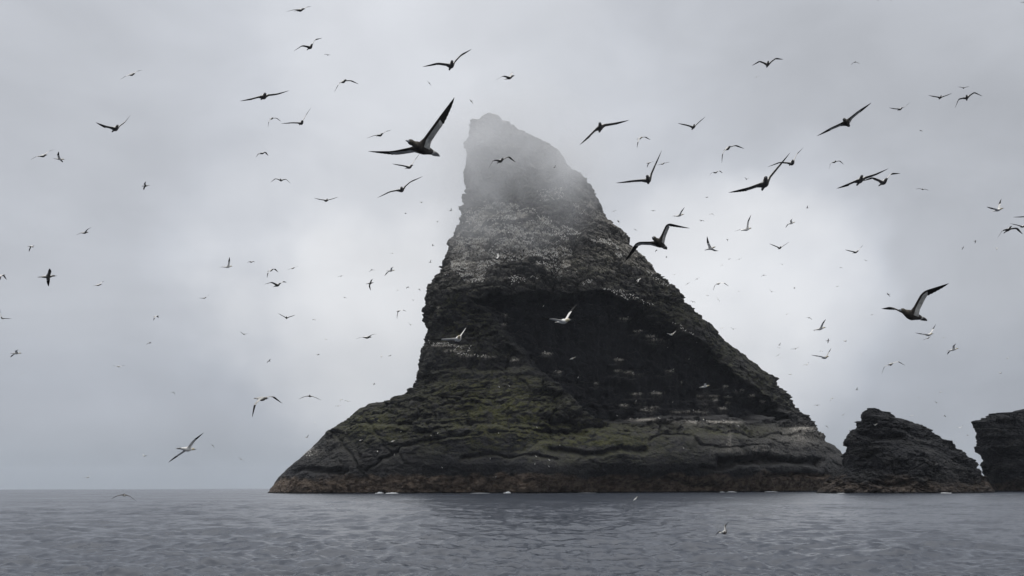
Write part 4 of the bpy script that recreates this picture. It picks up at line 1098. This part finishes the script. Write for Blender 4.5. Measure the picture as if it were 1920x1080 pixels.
def bird_mesh(par, lod, dark, white, parts, pale=False):
    """one continuous body with wings; wing angles from the pose; returns mesh (body frame: x forward, y left, z up)"""
    d1, s1, d2, s2, e1, f1, e2, f2 = par
    st = [(.385, .020, .017, .017), (.355, .025, .034, .034), (.315, .027, .042, .043), (.25, .022, .038, .041), (.20, .014, .050, .052), (.15, .008, .066, .066), (.09, .004, .078, .076),
          (.03, .0, .084, .082), (-.03, .0, .082, .078), (-.09, .002, .073, .066), (-.17, .007, .060, .051), (-.25, .010, .050, .037)]
    w0, w1 = 5, 9                          # stations of the wing root
    if parts:
        st += [(-.32, .012, .041, .022)]
    else:
        st = [(.48, .014, .003, .003), (.43, .018, .010, .011)] + st + [(-.32, .012, .040, .020), (-.40, .010, .034, .010), (-.47, .008, .010, .004)]
        w0, w1 = 7, 11
    n = 12
    bm = bmesh.new()
    rows = []
    for (x, z, ry, rz) in st:
        rows.append([bm.verts.new((x, ry * math.cos(2 * math.pi * k / n), z + rz * math.sin(2 * math.pi * k / n))) for k in range(n)])
    under = 0 if white else (3 if dark else 1)  # ordinary birds carry the underside shade in their colour
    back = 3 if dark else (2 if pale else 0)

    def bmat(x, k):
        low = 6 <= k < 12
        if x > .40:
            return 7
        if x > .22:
            return (6 if dark else (5 if white else 1))  # ordinary heads take the shade-darkened tone too
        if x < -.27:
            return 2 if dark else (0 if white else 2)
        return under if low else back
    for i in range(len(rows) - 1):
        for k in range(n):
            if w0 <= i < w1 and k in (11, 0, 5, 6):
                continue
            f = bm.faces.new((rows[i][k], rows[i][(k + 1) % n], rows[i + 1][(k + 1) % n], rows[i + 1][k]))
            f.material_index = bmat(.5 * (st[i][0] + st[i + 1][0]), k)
    f = bm.faces.new(rows[0])
    f.material_index = bmat(st[0][0], 0)
    f = bm.faces.new(rows[-1][::-1])
    f.material_index = bmat(st[-1][0], 7)
    SEC = lod
    cf = [.0, .12, .30, .52, .76, .93, 1.0, .93, .76, .52, .30, .12]        # chord fraction of the 12 section points
    up = [.0, .62, 1.0, .9, .5, .16, 0, -.16, -.45, -.6, -.6, -.45]
    for side in (1, -1):
        D1, S1, D2, S2 = d1 + side * e1, s1 + side * f1, d2 + side * e2, s2 + side * f2
        sh = np.array([.12, side * .06, .03])
        v1 = np.array([math.sin(S1), side * math.cos(S1) * math.cos(D1), math.cos(S1) * math.sin(D1)])
        v2 = np.array([math.sin(S2), side * math.cos(S2) * math.cos(D2), math.cos(S2) * math.sin(D2)])
        wr = sh + .36 * v1
        tip = wr + .50 * v2
        k0, k1, k2 = (1, 0, 11) if side > 0 else (5, 6, 7)
        loop = [rows[w0][k1]] + [rows[i][k0] for i in range(w0, w1 + 1)] + [rows[w1][k1]] + [rows[i][k2] for i in range(w1, w0 - 1, -1)]
        prev = loop
        tprev = 0
        ts = [0.06 + .94 * (q + 1) / SEC for q in range(SEC)]
        for q, t in enumerate(ts):
            # leading edge: inner arm, rounded wrist, hand
            sarc = t * .86
            b = .10
            if sarc < .36 - b:
                P = sh + v1 * sarc
                dv_ = v1
            elif sarc > .36 + b:
                P = wr + v2 * (sarc - .36)
                dv_ = v2
            else:
                x = (sarc - (.36 - b)) / (2 * b)
                A, C_, E_ = wr - v1 * b, wr, wr + v2 * b
                P = (1 - x) ** 2 * A + 2 * x * (1 - x) * C_ + x * x * E_
                dv_ = v1 * (1 - x) + v2 * x
                dv_ = dv_ / np.linalg.norm(dv_)
            bx = np.array([-1.0, 0, 0])
            ch = bx - (bx @ dv_) * dv_ * .8
            ch /= np.linalg.norm(ch)
            nm = np.cross(ch, dv_) * -side
            nm /= np.linalg.norm(nm)
            chord = float(np.interp(t, [0, .12, .3, .46, .58, .72, .86, .95, 1], [.20, .188, .176, .170, .156, .122, .078, .040, .006]))
            if SEC > 16 and .5 < t < .97:
                chord *= 1.05 if q % 2 else .94
            th = float(np.interp(t, [0, .3, .5, 1], [.024, .015, .010, .002]))
            droop = .10 * chord
            cur = []
            for m_ in range(12):
                c_ = cf[m_]
                cur.append(bm.verts.new(tuple(P + ch * chord * (c_ - .08) + nm * (th * up[m_] - droop * c_ * c_))))
            for m_ in range(12):
                vs_ = (prev[m_], prev[(m_ + 1) % 12], cur[(m_ + 1) % 12], cur[m_])
                if side < 0:
                    vs_ = vs_[::-1]
                try:
                    f = bm.faces.new(vs_)
                except ValueError:
                    continue
                upper = m_ < 6
                tm = .5 * (t + tprev)
                hand = tm > (.50 if upper else .52)
                if hand:
                    mi = 4
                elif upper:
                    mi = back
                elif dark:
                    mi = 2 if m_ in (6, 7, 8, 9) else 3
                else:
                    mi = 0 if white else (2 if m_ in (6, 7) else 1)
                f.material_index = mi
            prev, tprev = cur, t
        f = bm.faces.new(prev if side < 0 else prev[::-1])
        f.material_index = 4
    bmesh.ops.recalc_face_normals(bm, faces=bm.faces)
    for f in bm.faces:
        f.smooth = True
    me = bpy.data.meshes.new('gannet')
    bm.to_mesh(me)
    bm.free()
    for mm_ in BIRD_MATS:
        me.materials.append(mm_)
    return me


def cone_mesh(st, n, name):
    bm = bmesh.new()
    rows = [[bm.verts.new((x, y0 + ry * math.cos(2 * math.pi * k / n), z + rz * math.sin(2 * math.pi * k / n))) for k in range(n)] for (x, y0, z, ry, rz) in st]
    for i in range(len(rows) - 1):
        for k in range(n):
            bm.faces.new((rows[i][k], rows[i][(k + 1) % n], rows[i + 1][(k + 1) % n], rows[i + 1][k])).smooth = True
    bm.faces.new(rows[0])
    bm.faces.new(rows[-1][::-1])
    bmesh.ops.recalc_face_normals(bm, faces=bm.faces)
    me = bpy.data.meshes.new(name)
    bm.to_mesh(me)
    bm.free()
    return me


BILL_ME = cone_mesh([(.372, 0, .021, .019, .019), (.41, 0, .019, .014, .015), (.45, 0, .015, .009, .010), (.478, 0, .010, .003, .004)], 8, 'bill')
BILL_ME.materials.append(M_BILL)


def tail_mesh(dark):
    """wedge tail, feathers stepping out to a point"""
    bm = bmesh.new()
    pts = [(-.28, .041), (-.37, .042), (-.42, .038), (-.432, .032), (-.455, .031), (-.465, .023), (-.485, .021), (-.495, .012), (-.515, .010), (-.525, 0)]
    out = [(x, y) for x, y in pts] + [(x, -y) for x, y in pts[-2::-1]]
    top = [bm.verts.new((x, y, .020 + .008 * (1 - abs(y) / .05) + .05 * (x + .3))) for x, y in out]
    bot = [bm.verts.new((x, y, .004 + .010 * (x + .3))) for x, y in out]
    bm.faces.new(top)
    bm.faces.new(bot[::-1])
    m = len(out)
    for k in range(m):
        bm.faces.new((top[k], bot[k], bot[(k + 1) % m], top[(k + 1) % m]))
    bmesh.ops.recalc_face_normals(bm, faces=bm.faces)
    me = bpy.data.meshes.new('tail')
    bm.to_mesh(me)
    bm.free()
    me.materials.append(M_PALE if dark else M_SHADED)  # ordinary tails take the shade-darkened tone
    return me


TAIL_W, TAIL_D = tail_mesh(False), tail_mesh(True)
PALE_BIRDS = {47, 106, 109, 13, 105}
DARK_BIRDS = {32, 72, 99, 80, 21, 54, 43}
WHITE_BIRDS = {3, 10, 13, 20, 41, 49, 50, 51, 52, 56, 57, 58, 59, 61, 64, 71, 73, 74, 75, 78, 95, 100, 103, 105, 108}
for bi, (lab, ext, p) in enumerate(BIRDS):
    D = math.exp(p[2])
    parts = ext > 46
    lod = 26 if ext > 80 else (16 if ext > 40 else 9)
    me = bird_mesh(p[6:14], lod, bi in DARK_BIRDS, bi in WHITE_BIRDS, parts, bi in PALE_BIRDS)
    o = link('gannet', me, [], label=lab, category='gannet', group='gannets flying round the stack')
    o.location = (p[0] * D, D, CAM_H + p[1] * D)
    o.rotation_mode = 'XYZ'
    o.rotation_euler = (p[5], -p[4], p[3])
    if parts:
        link('bill', BILL_ME, [], parent=o)
        link('tail', TAIL_D if bi == 32 or bi in WHITE_BIRDS else TAIL_W, [], parent=o)

# far birds, a few pixels each
SPECKS = [(271, 855), (399, 835), (140, 869), (452, 861), (42, 701), (611, 636), (505, 677), (715, 668), (731, 667), (596, 665), (589, 599), (770, 609), (746, 544), (775, 563), (646, 558), (736, 475), (812, 460),
          (697, 506), (807, 492), (786, 543), (765, 539), (639, 518), (805, 156), (884, 190), (1039, 314), (1325, 370), (1400, 336), (1160, 415), (1151, 396), (1191, 431), (1335, 401), (1225, 395), (1315, 414),
          (1250, 482), (1367, 486), (1386, 486), (1354, 497), (1307, 523), (1289, 532), (1326, 554), (1346, 561), (1299, 566), (1385, 546), (1467, 496), (1432, 516), (1447, 547), (1490, 540), (1577, 502), (1475, 589),
          (1517, 596), (1354, 615), (1375, 617), (1364, 449), (1514, 390), (1231, 470), (1264, 515), (1624, 489), (1805, 465), (1828, 452), (1870, 465), (1570, 537), (1666, 552), (1635, 590), (1552, 639), (1584, 639),
          (1459, 666), (1463, 671), (1614, 663), (1875, 699), (1482, 702), (1889, 672), (1461, 647), (1461, 652), (1539, 658), (1607, 731), (1560, 747), (1532, 760), (1581, 778), (1550, 799), (1710, 779), (1756, 755),
          (1764, 735), (1723, 745), (1801, 802), (1814, 816), (1771, 780), (652, 752), (640, 749), (634, 761), (591, 793), (701, 720), (1727, 245), (1513, 684), (575, 820), (820, 415), (845, 395), (790, 380), (760, 400)]
poses = [(.2, .3, -.2, -.3, 0, 0, 0, 0), (-.2, .3, -.5, -.3, 0, 0, 0, 0), (.5, .3, .4, -.3, 0, 0, 0, 0), (.3, .3, -.5, -.4, .1, 0, 0, 0)]
speck_meshes = [bird_mesh(q, 6, False, False, False) for q in poses]
for (su, sv) in SPECKS:
    near_stack = 700 < su < 1500
    Y = random.uniform(230, 360) if near_stack else random.uniform(200, 330)
    o = link('distant_gannet', random.choice(speck_meshes), [], label='tiny distant gannet, a mere speck against the pale cloud', category='gannet', group='far gannets seen as specks')
    o.location = world_at(su, sv, Y)
    o.rotation_euler = (random.gauss(0, .35), random.gauss(0, .1), random.uniform(0, 6.28))
